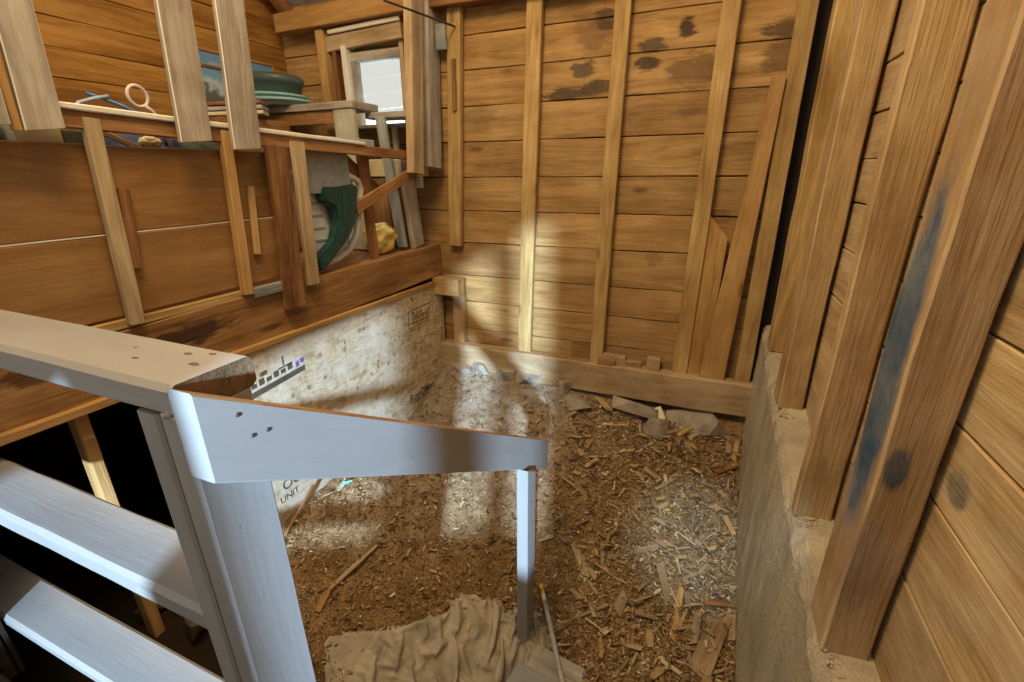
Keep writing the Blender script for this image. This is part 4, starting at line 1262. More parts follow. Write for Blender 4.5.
# ------------------------------------------------------------------ crumpled canvas and the pole
# the draped cloth: vertex positions in millimetres from the eye (x, y, z by turns), and strips of quads (first vertex, its neighbour, how many)
CANVAS_MM = [
    -1485, 1130, -2182, -1485, 1147, -2179, -1485, 1163, -2176, -1485, 1180, -2172, -1468, 1114, -2199, -1468, 1130, -2196, -1468, 1147, -2193, -1468, 1163, -2190, -1468, 1180, -2186, -1468, 1196, -2183,
    -1452, 1097, -2215, -1452, 1114, -2213, -1452, 1130, -2210, -1452, 1147, -2207, -1452, 1163, -2204, -1452, 1180, -2200, -1452, 1196, -2197, -1452, 1213, -2194, -1452, 1230, -2190, -1435, 1064, -2235,
    -1435, 1081, -2232, -1435, 1097, -2229, -1435, 1114, -2227, -1435, 1130, -2224, -1435, 1147, -2221, -1435, 1163, -2218, -1435, 1180, -2215, -1435, 1196, -2211, -1435, 1213, -2208, -1435, 1230, -2204,
    -1435, 1246, -2201, -1418, 1048, -2251, -1418, 1064, -2248, -1418, 1081, -2246, -1418, 1097, -2243, -1418, 1114, -2241, -1418, 1130, -2238, -1418, 1147, -2235, -1418, 1163, -2232, -1418, 1180, -2229,
    -1418, 1196, -2226, -1418, 1213, -2222, -1418, 1230, -2219, -1418, 1246, -2215, -1418, 1263, -2211, -1402, 1031, -2267, -1402, 1048, -2265, -1402, 1064, -2262, -1402, 1081, -2260, -1402, 1097, -2257,
    -1402, 1114, -2255, -1402, 1130, -2252, -1402, 1147, -2249, -1402, 1163, -2246, -1402, 1180, -2243, -1402, 1196, -2240, -1402, 1213, -2236, -1402, 1230, -2233, -1402, 1246, -2229, -1402, 1263, -2225,
    -1402, 1279, -2221, -1385, 1015, -2283, -1385, 1031, -2280, -1385, 1048, -2278, -1385, 1064, -2276, -1385, 1081, -2274, -1385, 1097, -2271, -1385, 1114, -2269, -1385, 1130, -2266, -1385, 1147, -2263,
    -1385, 1163, -2260, -1385, 1180, -2257, -1385, 1196, -2254, -1385, 1213, -2251, -1385, 1230, -2247, -1385, 1246, -2244, -1385, 1263, -2240, -1385, 1279, -2236, -1385, 1296, -2232, -1369, 1015, -2296,
    -1369, 1031, -2294, -1369, 1048, -2292, -1369, 1064, -2290, -1369, 1081, -2287, -1369, 1097, -2285, -1369, 1114, -2282, -1369, 1130, -2280, -1369, 1147, -2277, -1369, 1163, -2274, -1369, 1180, -2271,
    -1369, 1196, -2268, -1369, 1213, -2265, -1369, 1230, -2261, -1369, 1246, -2258, -1369, 1263, -2254, -1369, 1279, -2250, -1369, 1296, -2246, -1369, 1312, -2242, -1352, 1015, -2310, -1352, 1031, -2308,
    -1352, 1048, -2305, -1352, 1064, -2303, -1352, 1081, -2301, -1352, 1097, -2299, -1352, 1114, -2296, -1352, 1130, -2294, -1352, 1147, -2291, -1352, 1163, -2288, -1352, 1180, -2285, -1352, 1196, -2282,
    -1352, 1213, -2279, -1352, 1230, -2276, -1352, 1246, -2272, -1352, 1263, -2268, -1352, 1279, -2264, -1352, 1296, -2260, -1352, 1312, -2256, -1352, 1329, -2252, -1336, 1031, -2321, -1336, 1048, -2319,
    -1336, 1064, -2317, -1336, 1081, -2315, -1336, 1097, -2312, -1336, 1114, -2310, -1336, 1130, -2308, -1336, 1147, -2305, -1336, 1163, -2302, -1336, 1180, -2300, -1336, 1196, -2296, -1336, 1213, -2293,
    -1336, 1230, -2290, -1336, 1246, -2286, -1336, 1263, -2282, -1336, 1279, -2279, -1336, 1296, -2275, -1336, 1312, -2270, -1336, 1329, -2266, -1336, 1345, -2262, -1319, 1031, -2334, -1319, 1048, -2332,
    -1316, 1065, -2326, -1314, 1084, -2318, -1316, 1105, -2318, -1313, 1116, -2306, -1321, 1128, -2316, -1317, 1140, -2301, -1319, 1161, -2294, -1319, 1179, -2307, -1319, 1189, -2291, -1319, 1209, -2301,
    -1319, 1223, -2285, -1319, 1243, -2293, -1316, 1260, -2278, -1320, 1278, -2285, -1316, 1292, -2273, -1319, 1313, -2277, -1317, 1327, -2263, -1319, 1345, -2276, -1319, 1362, -2272, -1303, 1048, -2346,
    -1300, 1066, -2339, -1299, 1085, -2332, -1302, 1105, -2332, -1297, 1117, -2318, -1301, 1133, -2325, -1300, 1145, -2310, -1300, 1161, -2297, -1301, 1178, -2311, -1300, 1188, -2293, -1300, 1208, -2302,
    -1305, 1228, -2297, -1302, 1246, -2285, -1311, 1260, -2298, -1303, 1280, -2297, -1300, 1295, -2283, -1305, 1316, -2288, -1299, 1325, -2270, -1303, 1340, -2284, -1303, 1362, -2286, -1303, 1378, -2281,
    -1303, 1395, -2277, -1286, 1048, -2359, -1286, 1064, -2357, -1285, 1084, -2347, -1285, 1105, -2344, -1279, 1117, -2329, -1284, 1137, -2336, -1284, 1153, -2320, -1279, 1159, -2300, -1280, 1177, -2313,
    -1279, 1188, -2294, -1282, 1210, -2294, -1285, 1229, -2303, -1284, 1250, -2296, -1295, 1260, -2311, -1285, 1275, -2299, -1283, 1296, -2295, -1287, 1318, -2297, -1280, 1321, -2278, -1283, 1339, -2291,
    -1286, 1355, -2276, -1284, 1373, -2288, -1286, 1395, -2291, -1286, 1411, -2286, -1270, 1064, -2370, -1268, 1085, -2362, -1265, 1099, -2351, -1268, 1120, -2347, -1264, 1141, -2342, -1267, 1140, -2320,
    -1260, 1156, -2308, -1259, 1177, -2314, -1258, 1190, -2297, -1260, 1212, -2298, -1264, 1233, -2299, -1267, 1252, -2309, -1280, 1260, -2325, -1279, 1280, -2320, -1273, 1300, -2314, -1269, 1320, -2309,
    -1262, 1316, -2288, -1263, 1337, -2283, -1269, 1356, -2290, -1264, 1376, -2282, -1267, 1390, -2298, -1270, 1411, -2300, -1270, 1428, -2296, -1253, 1064, -2383, -1253, 1081, -2381, -1253, 1100, -2369,
    -1253, 1121, -2364, -1252, 1122, -2342, -1245, 1134, -2326, -1245, 1156, -2325, -1237, 1171, -2312, -1243, 1192, -2314, -1248, 1213, -2317, -1268, 1223, -2318, -1265, 1242, -2329, -1261, 1261, -2339,
    -1257, 1276, -2323, -1251, 1294, -2312, -1250, 1315, -2317, -1241, 1318, -2298, -1242, 1340, -2292, -1250, 1356, -2303, -1254, 1378, -2302, -1247, 1393, -2288, -1248, 1407, -2305, -1253, 1428, -2310,
    -1253, 1444, -2305, -1229, 1082, -2382, -1236, 1103, -2385, -1235, 1105, -2364, -1231, 1112, -2344, -1229, 1134, -2343, -1223, 1152, -2334, -1236, 1169, -2336, -1236, 1191, -2337, -1252, 1206, -2339,
    -1255, 1227, -2339, -1241, 1240, -2327, -1238, 1256, -2341, -1238, 1278, -2337, -1230, 1290, -2321, -1228, 1311, -2326, -1221, 1322, -2309, -1221, 1342, -2303, -1229, 1360, -2313, -1234, 1381, -2316,
    -1227, 1395, -2301, -1227, 1416, -2300, -1236, 1436, -2296, -1232, 1451, -2310, -1223, 1470, -2317, -1220, 1081, -2406, -1216, 1087, -2385, -1214, 1091, -2364, -1214, 1113, -2363, -1208, 1133, -2357,
    -1219, 1152, -2358, -1234, 1168, -2360, -1242, 1188, -2361, -1245, 1209, -2363, -1242, 1231, -2359, -1226, 1240, -2347, -1214, 1255, -2338, -1216, 1275, -2347, -1207, 1286, -2330, -1206, 1307, -2335,
    -1205, 1327, -2327, -1200, 1344, -2315, -1205, 1365, -2314, -1211, 1387, -2313, -1215, 1407, -2318, -1233, 1418, -2323, -1220, 1432, -2314, -1208, 1448, -2306, -1206, 1469, -2301, -1201, 1491, -2303,
    -1190, 1503, -2317, -1197, 1071, -2385, -1200, 1093, -2386, -1196, 1114, -2381, -1203, 1134, -2382, -1217, 1151, -2384, -1223, 1172, -2383, -1226, 1193, -2380, -1220, 1211, -2369, -1223, 1231, -2376,
    -1216, 1250, -2369, -1198, 1252, -2357, -1192, 1273, -2357, -1184, 1285, -2341, -1180, 1306, -2335, -1182, 1327, -2337, -1189, 1348, -2338, -1197, 1368, -2338, -1216, 1379, -2337, -1212, 1399, -2343,
    -1208, 1417, -2331, -1210, 1437, -2337, -1202, 1456, -2330, -1193, 1474, -2322, -1177, 1484, -2311, -1170, 1503, -2302, -1175, 1516, -2318, -1171, 1512, -2339, -1190, 1073, -2411, -1184, 1094, -2407,
    -1192, 1114, -2408, -1198, 1135, -2408, -1202, 1156, -2405, -1204, 1178, -2401, -1205, 1199, -2396, -1206, 1220, -2390, -1197, 1233, -2376, -1198, 1251, -2388, -1187, 1266, -2377, -1168, 1267, -2366,
    -1169, 1289, -2363, -1185, 1303, -2361, -1191, 1324, -2362, -1198, 1345, -2363, -1199, 1366, -2364, -1201, 1387, -2358, -1186, 1395, -2343, -1192, 1414, -2352, -1190, 1435, -2354, -1185, 1456, -2351,
    -1178, 1475, -2344, -1169, 1493, -2335, -1159, 1510, -2325, -1151, 1528, -2316, -1172, 1531, -2320, -1189, 1525, -2332, -1168, 1099, -2429, -1170, 1120, -2424, -1177, 1141, -2425, -1180, 1162, -2421,
    -1182, 1183, -2416, -1181, 1204, -2409, -1184, 1225, -2405, -1172, 1227, -2387, -1176, 1244, -2373, -1176, 1249, -2395, -1177, 1270, -2392, -1178, 1291, -2389, -1179, 1313, -2386, -1169, 1330, -2377,
    -1176, 1350, -2378, -1172, 1368, -2366, -1181, 1384, -2377, -1166, 1392, -2363, -1173, 1411, -2372, -1167, 1432, -2369, -1161, 1452, -2365, -1155, 1472, -2360, -1145, 1489, -2350, -1136, 1505, -2338,
    -1146, 1523, -2343, -1168, 1525, -2347, -1166, 1541, -2332, -1171, 1559, -2341, -1171, 1576, -2336, -1150, 1106, -2450, -1150, 1127, -2443, -1152, 1148, -2438, -1152, 1167, -2427, -1157, 1188, -2431,
    -1161, 1209, -2428, -1160, 1230, -2421, -1164, 1246, -2408, -1152, 1247, -2389, -1156, 1268, -2391, -1158, 1274, -2412, -1162, 1295, -2412, -1161, 1316, -2408, -1158, 1337, -2402, -1153, 1357, -2395,
    -1147, 1372, -2381, -1160, 1382, -2395, -1158, 1402, -2389, -1147, 1417, -2379, -1142, 1423, -2358, -1135, 1443, -2359, -1127, 1464, -2362, -1121, 1485, -2364, -1128, 1505, -2366, -1145, 1517, -2370,
    -1144, 1535, -2360, -1140, 1544, -2341, -1146, 1558, -2356, -1146, 1578, -2350, -1129, 1579, -2365, -1118, 1596, -2372, -1122, 1133, -2453, -1125, 1154, -2448, -1126, 1174, -2441, -1128, 1195, -2433,
    -1132, 1215, -2424, -1136, 1223, -2405, -1140, 1236, -2423, -1130, 1249, -2409, -1138, 1268, -2416, -1131, 1287, -2411, -1137, 1300, -2428, -1132, 1311, -2409, -1130, 1328, -2396, -1124, 1349, -2398,
    -1136, 1365, -2407, -1135, 1385, -2413, -1130, 1400, -2398, -1126, 1396, -2377, -1127, 1417, -2382, -1126, 1438, -2387, -1125, 1460, -2391, -1123, 1481, -2394, -1121, 1503, -2394, -1118, 1520, -2381,
    -1119, 1521, -2359, -1115, 1542, -2358, -1121, 1555, -2341, -1124, 1574, -2332, -1131, 1594, -2339, -1138, 1609, -2354, -1123, 1604, -2367, -1094, 1147, -2452, -1098, 1153, -2432, -1107, 1168, -2418,
    -1110, 1188, -2409, -1108, 1209, -2405, -1107, 1230, -2411, -1112, 1248, -2421, -1119, 1265, -2433, -1108, 1268, -2415, -1107, 1283, -2430, -1110, 1296, -2413, -1103, 1315, -2420, -1122, 1326, -2425,
    -1125, 1346, -2429, -1116, 1366, -2431, -1110, 1370, -2410, -1106, 1381, -2392, -1096, 1397, -2382, -1097, 1419, -2381, -1097, 1435, -2396, -1096, 1456, -2402, -1094, 1478, -2403, -1091, 1496, -2392,
    -1088, 1515, -2381, -1090, 1530, -2365, -1088, 1537, -2345, -1091, 1559, -2342, -1095, 1580, -2341, -1102, 1600, -2345, -1106, 1607, -2363, -1108, 1630, -2364, -1098, 1644, -2373, -1088, 1667, -2370,
    -1077, 1684, -2372, -1070, 1168, -2430, -1079, 1184, -2418, -1088, 1199, -2429, -1110, 1199, -2435, -1114, 1220, -2440, -1103, 1237, -2449, -1093, 1255, -2449, -1082, 1267, -2433, -1076, 1286, -2427,
    -1090, 1298, -2437, -1106, 1307, -2450, -1103, 1327, -2451, -1096, 1336, -2432, -1087, 1354, -2425, -1080, 1374, -2420, -1094, 1391, -2420, -1077, 1399, -2408, -1068, 1413, -2394, -1065, 1434, -2397,
    -1066, 1453, -2409, -1065, 1468, -2394, -1064, 1485, -2380, -1062, 1502, -2367, -1058, 1524, -2366, -1068, 1543, -2369, -1080, 1561, -2372, -1099, 1573, -2372, -1082, 1586, -2365, -1077, 1606, -2359,
    -1080, 1626, -2351, -1086, 1646, -2348, -1088, 1666, -2345, -1105, 1675, -2360, -1109, 1681, -2339, -1113, 1703, -2334, -1103, 1698, -2351, -1099, 1164, -2445, -1078, 1165, -2444, -1090, 1179, -2455,
    -1084, 1199, -2455, -1087, 1221, -2460, -1074, 1223, -2441, -1064, 1241, -2445, -1054, 1260, -2449, -1072, 1271, -2456, -1078, 1289, -2466, -1081, 1309, -2471, -1072, 1325, -2458, -1084, 1342, -2462,
    -1087, 1363, -2456, -1085, 1383, -2451, -1078, 1403, -2446, -1068, 1417, -2433, -1058, 1431, -2419, -1037, 1427, -2413, -1034, 1447, -2405, -1032, 1467, -2397, -1032, 1488, -2389, -1047, 1501, -2397,
    -1061, 1517, -2398, -1075, 1534, -2400, -1084, 1553, -2403, -1088, 1574, -2403, -1088, 1594, -2395, -1089, 1615, -2388, -1086, 1635, -2382, -1079, 1655, -2379, -1067, 1671, -2372, -1073, 1685, -2355,
    -1078, 1689, -2335, -1082, 1705, -2346, -1089, 1724, -2357, -1089, 1741, -2350, -1062, 1183, -2468, -1072, 1172, -2484, -1081, 1193, -2486, -1067, 1197, -2471, -1058, 1215, -2470, -1062, 1236, -2478,
    -1060, 1257, -2481, -1057, 1278, -2485, -1046, 1295, -2475, -1053, 1309, -2490, -1055, 1331, -2486, -1057, 1352, -2480, -1055, 1367, -2465, -1059, 1386, -2473, -1048, 1399, -2461, -1038, 1404, -2442,
    -1051, 1420, -2450, -1047, 1440, -2442, -1044, 1460, -2434, -1038, 1480, -2427, -1026, 1497, -2420, -1024, 1518, -2414, -1038, 1533, -2417, -1057, 1539, -2428, -1058, 1560, -2424, -1060, 1581, -2419,
    -1062, 1602, -2415, -1064, 1623, -2408, -1056, 1636, -2394, -1049, 1648, -2377, -1046, 1653, -2356, -1043, 1673, -2348, -1046, 1694, -2346, -1050, 1715, -2347, -1057, 1735, -2350, -1072, 1741, -2365,
    -1074, 1755, -2348, -1073, 1774, -2338, -1052, 1175, -2511, -1056, 1196, -2510, -1043, 1191, -2492, -1049, 1210, -2502, -1042, 1230, -2504, -1037, 1251, -2505, -1030, 1272, -2504, -1026, 1294, -2502,
    -1021, 1315, -2500, -1023, 1336, -2493, -1024, 1349, -2476, -1023, 1371, -2474, -1031, 1382, -2491, -1019, 1387, -2473, -1017, 1408, -2469, -1028, 1426, -2474, -1021, 1444, -2463, -1027, 1465, -2463,
    -1028, 1486, -2459, -1029, 1507, -2453, -1027, 1527, -2447, -1020, 1547, -2441, -1027, 1554, -2423, -1033, 1558, -2401, -1036, 1578, -2395, -1032, 1599, -2400, -1031, 1616, -2413, -1026, 1620, -2392,
    -1018, 1635, -2380, -1020, 1657, -2377, -1023, 1678, -2375, -1038, 1694, -2379, -1046, 1714, -2381, -1047, 1735, -2382, -1041, 1753, -2372, -1042, 1765, -2353, -1056, 1774, -2367, -1042, 1781, -2351,
    -1039, 1196, -2521, -1018, 1190, -2515, -1016, 1203, -2498, -1012, 1223, -2490, -1010, 1245, -2484, -1008, 1266, -2479, -1007, 1287, -2475, -1000, 1308, -2474, -995, 1330, -2474, -990, 1351, -2474,
    -997, 1361, -2493, -1003, 1374, -2508, -994, 1390, -2497, -1001, 1411, -2498, -1005, 1432, -2499, -1006, 1453, -2492, -1001, 1473, -2484, -997, 1491, -2473, -995, 1508, -2459, -993, 1524, -2445,
    -996, 1530, -2424, -996, 1549, -2413, -1006, 1568, -2420, -1027, 1571, -2426, -1010, 1582, -2420, -1001, 1602, -2418, -1002, 1623, -2415, -1013, 1642, -2413, -1006, 1662, -2408, -1018, 1680, -2408,
    -1024, 1701, -2408, -1021, 1722, -2402, -1014, 1737, -2388, -1010, 1742, -2367, -1020, 1759, -2379, -1026, 1777, -2384, -1022, 1796, -2373, -1017, 1817, -2375, -1008, 1198, -2534, -1005, 1218, -2529,
    -991, 1220, -2512, -1004, 1235, -2520, -1013, 1254, -2516, -1008, 1276, -2512, -989, 1284, -2503, -982, 1304, -2502, -976, 1325, -2501, -969, 1346, -2500, -965, 1368, -2502, -972, 1376, -2521,
    -973, 1397, -2522, -974, 1419, -2517, -974, 1439, -2509, -972, 1455, -2494, -971, 1461, -2473, -968, 1479, -2461, -964, 1497, -2450, -961, 1515, -2439, -965, 1537, -2437, -979, 1552, -2443,
    -1000, 1547, -2446, -1011, 1563, -2455, -1012, 1585, -2453, -1012, 1606, -2450, -1013, 1628, -2447, -1011, 1649, -2445, -1007, 1670, -2441, -1003, 1691, -2437, -997, 1709, -2427, -989, 1721, -2411,
    -983, 1724, -2391, -985, 1746, -2390, -991, 1766, -2395, -1001, 1782, -2405, -995, 1799, -2394, -984, 1810, -2378, -983, 1238, -2547, -968, 1236, -2533, -978, 1254, -2533, -985, 1271, -2520,
    -992, 1272, -2539, -996, 1289, -2532, -992, 1310, -2532, -982, 1328, -2535, -967, 1345, -2534, -955, 1363, -2533, -941, 1380, -2532, -939, 1400, -2524, -940, 1419, -2514, -941, 1438, -2503,
    -944, 1441, -2482, -937, 1461, -2475, -937, 1483, -2473, -939, 1504, -2471, -953, 1520, -2472, -973, 1517, -2463, -992, 1527, -2463, -988, 1546, -2476, -986, 1567, -2478, -987, 1588, -2475,
    -987, 1610, -2473, -988, 1631, -2469, -979, 1647, -2457, -979, 1669, -2460, -974, 1689, -2453, -966, 1703, -2439, -959, 1707, -2419, -956, 1727, -2411, -965, 1746, -2417, -975, 1764, -2424,
    -975, 1785, -2426, -966, 1799, -2412, -957, 1813, -2397, -962, 1828, -2412, -943, 1253, -2518, -954, 1272, -2518, -955, 1283, -2534, -963, 1285, -2554, -968, 1302, -2544, -965, 1299, -2521,
    -952, 1314, -2529, -947, 1328, -2514, -940, 1347, -2507, -931, 1367, -2502, -923, 1387, -2497, -915, 1407, -2495, -909, 1428, -2496, -917, 1448, -2501, -926, 1467, -2506, -937, 1486, -2507,
    -956, 1488, -2496, -968, 1505, -2498, -973, 1526, -2496, -964, 1538, -2480, -958, 1544, -2459, -957, 1566, -2460, -956, 1587, -2461, -955, 1609, -2462, -955, 1631, -2463, -954, 1645, -2480,
    -949, 1665, -2475, -943, 1685, -2467, -935, 1691, -2447, -934, 1712, -2441, -932, 1733, -2434, -945, 1746, -2445, -951, 1767, -2448, -945, 1785, -2440, -935, 1790, -2421, -927, 1808, -2413,
    -928, 1829, -2406, -947, 1837, -2398, -920, 1265, -2539, -941, 1256, -2542, -934, 1274, -2546, -931, 1288, -2566, -936, 1306, -2551, -932, 1292, -2533, -924, 1300, -2515, -915, 1320, -2514,
    -909, 1340, -2518, -905, 1361, -2522, -904, 1383, -2525, -905, 1405, -2527, -922, 1419, -2526, -937, 1434, -2524, -949, 1452, -2526, -955, 1472, -2532, -951, 1494, -2529, -946, 1514, -2523,
    -943, 1511, -2501, -934, 1523, -2486, -943, 1543, -2490, -949, 1564, -2493, -947, 1585, -2494, -945, 1607, -2494, -940, 1628, -2493, -922, 1637, -2485, -916, 1658, -2481, -911, 1679, -2477,
    -917, 1699, -2474, -921, 1721, -2471, -910, 1735, -2460, -924, 1748, -2471, -925, 1770, -2469, -914, 1781, -2455, -928, 1799, -2452, -934, 1817, -2446, -938, 1836, -2438, -937, 1855, -2423,
    -930, 1853, -2405, -972, 1262, -2549, -956, 1263, -2564, -934, 1260, -2556, -916, 1276, -2551, -901, 1284, -2545, -896, 1303, -2535, -908, 1318, -2547, -916, 1337, -2551, -919, 1359, -2553,
    -922, 1380, -2554, -924, 1402, -2555, -921, 1423, -2559, -918, 1442, -2550, -917, 1458, -2536, -928, 1471, -2551, -925, 1492, -2550, -922, 1491, -2528, -913, 1506, -2515, -914, 1528, -2512,
    -927, 1543, -2520, -928, 1565, -2519, -917, 1582, -2509, -922, 1601, -2518, -923, 1621, -2522, -920, 1643, -2518, -917, 1664, -2515, -913, 1685, -2511, -908, 1706, -2507, -899, 1723, -2497,
    -887, 1737, -2485, -899, 1752, -2493, -900, 1773, -2491, -901, 1793, -2483, -904, 1811, -2472, -906, 1829, -2462, -911, 1845, -2455, -916, 1832, -2438, -923, 1855, -2434, -940, 1263, -2574,
    -919, 1262, -2582, -914, 1284, -2580, -904, 1302, -2573, -891, 1317, -2566, -879, 1334, -2557, -892, 1340, -2574, -897, 1361, -2578, -897, 1382, -2577, -892, 1395, -2561, -889, 1415, -2553,
    -886, 1435, -2545, -893, 1451, -2558, -899, 1467, -2570, -895, 1478, -2551, -889, 1493, -2537, -891, 1515, -2539, -910, 1524, -2546, -908, 1546, -2548, -906, 1567, -2545, -904, 1588, -2540,
    -891, 1603, -2531, -896, 1622, -2540, -888, 1639, -2528, -888, 1660, -2531, -885, 1682, -2530, -880, 1703, -2527, -876, 1724, -2522, -870, 1743, -2514, -868, 1761, -2501, -868, 1777, -2487,
    -871, 1794, -2474, -873, 1812, -2462, -875, 1828, -2450, -894, 1818, -2443, -884, 1839, -2442, -907, 1837, -2428, -901, 1852, -2442, -886, 1260, -2588, -885, 1279, -2597, -881, 1301, -2598,
    -876, 1322, -2595, -859, 1326, -2582, -864, 1344, -2593, -870, 1365, -2598, -865, 1383, -2587, -875, 1403, -2589, -874, 1423, -2582, -874, 1444, -2575, -861, 1457, -2566, -868, 1471, -2581,
    -863, 1482, -2562, -882, 1490, -2570, -884, 1510, -2572, -883, 1531, -2565, -874, 1543, -2549, -872, 1564, -2544, -877, 1580, -2558, -871, 1601, -2559, -866, 1622, -2557, -861, 1641, -2547,
    -854, 1659, -2537, -852, 1677, -2525, -850, 1695, -2513, -851, 1713, -2501, -855, 1730, -2487, -868, 1739, -2474, -875, 1757, -2461, -879, 1774, -2449, -883, 1791, -2436, -886, 1809, -2423,
    -889, 1827, -2411, -896, 1845, -2411, -909, 1865, -2421, -924, 1873, -2435, -860, 1258, -2610, -852, 1276, -2603, -851, 1296, -2612, -847, 1318, -2612, -843, 1339, -2610, -832, 1353, -2597,
    -837, 1373, -2600, -842, 1392, -2610, -842, 1403, -2592, -841, 1424, -2587, -853, 1436, -2600, -851, 1457, -2598, -835, 1466, -2587, -851, 1480, -2594, -849, 1495, -2579, -855, 1513, -2589,
    -851, 1531, -2578, -860, 1551, -2579, -854, 1570, -2571, -844, 1586, -2561, -843, 1595, -2541, -837, 1615, -2544, -842, 1623, -2525, -842, 1641, -2511, -842, 1658, -2499, -842, 1677, -2486,
    -841, 1695, -2474, -840, 1713, -2462, -842, 1733, -2454, -844, 1754, -2447, -847, 1775, -2440, -850, 1796, -2433, -854, 1816, -2428, -859, 1837, -2423, -871, 1853, -2432, -883, 1866, -2444,
    -893, 1886, -2445, -824, 1276, -2623, -817, 1295, -2613, -816, 1313, -2625, -813, 1334, -2625, -813, 1354, -2626, -814, 1376, -2626, -811, 1398, -2619, -808, 1403, -2599, -822, 1413, -2613,
    -821, 1434, -2614, -818, 1453, -2604, -816, 1472, -2614, -821, 1491, -2606, -817, 1501, -2587, -823, 1519, -2599, -826, 1540, -2600, -830, 1560, -2593, -823, 1556, -2572, -817, 1567, -2555,
    -811, 1583, -2542, -807, 1602, -2531, -809, 1621, -2519, -808, 1641, -2510, -809, 1661, -2503, -809, 1681, -2494, -811, 1702, -2488, -815, 1723, -2482, -819, 1744, -2476, -823, 1764, -2471,
    -827, 1786, -2465, -832, 1806, -2460, -841, 1826, -2457, -855, 1842, -2456, -846, 1861, -2452, -857, 1879, -2460, -865, 1898, -2458, -787, 1300, -2628, -784, 1318, -2616, -781, 1332, -2632,
    -782, 1352, -2635, -783, 1371, -2639, -798, 1364, -2618, -788, 1391, -2622, -793, 1414, -2630, -790, 1435, -2622, -786, 1454, -2615, -784, 1475, -2609, -788, 1495, -2616, -785, 1507, -2598,
    -791, 1525, -2608, -795, 1546, -2609, -799, 1567, -2604, -793, 1569, -2583, -808, 1585, -2582, -818, 1600, -2570, -826, 1615, -2556, -821, 1635, -2549, -817, 1655, -2540, -808, 1674, -2534,
    -820, 1690, -2525, -829, 1708, -2516, -837, 1726, -2507, -844, 1744, -2499, -850, 1764, -2491, -855, 1783, -2484, -855, 1805, -2485, -854, 1827, -2488, -854, 1847, -2488, -839, 1866, -2485,
    -831, 1857, -2466, -801, 1343, -2599, -780, 1337, -2599, -765, 1344, -2613, -756, 1355, -2629, -762, 1374, -2629, -761, 1396, -2642, -760, 1414, -2646, -763, 1443, -2643, -759, 1459, -2635,
    -758, 1479, -2631, -756, 1500, -2625, -753, 1513, -2608, -759, 1532, -2615, -762, 1553, -2610, -766, 1573, -2601, -769, 1592, -2592, -779, 1597, -2573, -788, 1612, -2560, -799, 1623, -2575,
    -808, 1643, -2578, -814, 1664, -2573, -821, 1683, -2564, -826, 1702, -2556, -832, 1722, -2547, -834, 1741, -2537, -833, 1760, -2527, -832, 1778, -2515, -837, 1798, -2508, -822, 1803, -2494,
    -822, 1824, -2499, -820, 1839, -2484, -831, 1839, -2503, -842, 1856, -2499, -774, 1345, -2578, -772, 1366, -2582, -751, 1365, -2590, -739, 1373, -2606, -731, 1381, -2624, -729, 1398, -2638,
    -727, 1418, -2648, -729, 1438, -2651, -727, 1461, -2648, -727, 1481, -2639, -724, 1498, -2628, -722, 1517, -2616, -726, 1536, -2607, -732, 1554, -2596, -737, 1571, -2584, -742, 1589, -2572,
    -748, 1606, -2561, -760, 1614, -2578, -768, 1633, -2582, -776, 1653, -2578, -782, 1673, -2573, -789, 1693, -2568, -794, 1713, -2563, -803, 1733, -2559, -808, 1755, -2553, -814, 1774, -2549,
    -816, 1793, -2540, -819, 1813, -2531, -806, 1821, -2518, -790, 1826, -2505, -804, 1837, -2515, -807, 1857, -2519, -816, 1872, -2505, -824, 1887, -2492, -747, 1381, -2565, -757, 1397, -2577,
    -740, 1401, -2590, -735, 1406, -2614, -743, 1422, -2626, -757, 1430, -2636, -754, 1446, -2627, -746, 1461, -2620, -727, 1466, -2608, -729, 1484, -2599, -732, 1503, -2588, -737, 1523, -2579,
    -752, 1537, -2577, -762, 1555, -2570, -770, 1574, -2561, -777, 1592, -2552, -776, 1614, -2548, -762, 1629, -2549, -776, 1646, -2544, -787, 1664, -2540, -797, 1683, -2537, -807, 1702, -2533,
    -813, 1723, -2528, -818, 1742, -2523, -811, 1764, -2520, -799, 1781, -2514, -792, 1793, -2531, -779, 1810, -2535, -768, 1829, -2532, -775, 1848, -2523, -777, 1866, -2513, -785, 1884, -2504,
    -796, 1873, -2487, -796, 1860, -2502, -768, 1374, -2599, -755, 1384, -2615, -760, 1397, -2627, -771, 1415, -2628, -784, 1425, -2614, -775, 1442, -2602, -756, 1438, -2600, -756, 1454, -2595,
    -758, 1473, -2585, -760, 1491, -2573, -761, 1508, -2560, -761, 1526, -2547, -760, 1545, -2538, -759, 1565, -2531, -758, 1586, -2525, -759, 1607, -2520, -758, 1628, -2515, -762, 1650, -2514,
    -766, 1671, -2514, -772, 1692, -2516, -777, 1712, -2521, -780, 1731, -2528, -793, 1737, -2545, -788, 1756, -2544, -775, 1771, -2536, -760, 1784, -2525, -757, 1801, -2512, -761, 1819, -2501,
    -777, 1830, -2494, -783, 1848, -2484, -766, 1860, -2492, -763, 1882, -2490, -778, 1874, -2476, -795, 1886, -2478, -779, 1893, -2492, -785, 1383, -2626, -791, 1395, -2635, -783, 1392, -2614,
    -782, 1402, -2595, -770, 1413, -2581, -755, 1424, -2569, -748, 1443, -2564, -741, 1463, -2558, -734, 1483, -2553, -729, 1503, -2549, -727, 1524, -2546, -726, 1546, -2543, -726, 1568, -2540,
    -727, 1589, -2538, -729, 1611, -2536, -732, 1633, -2535, -739, 1653, -2538, -748, 1673, -2543, -766, 1682, -2548, -780, 1699, -2552, -772, 1717, -2558, -761, 1734, -2550, -758, 1749, -2532,
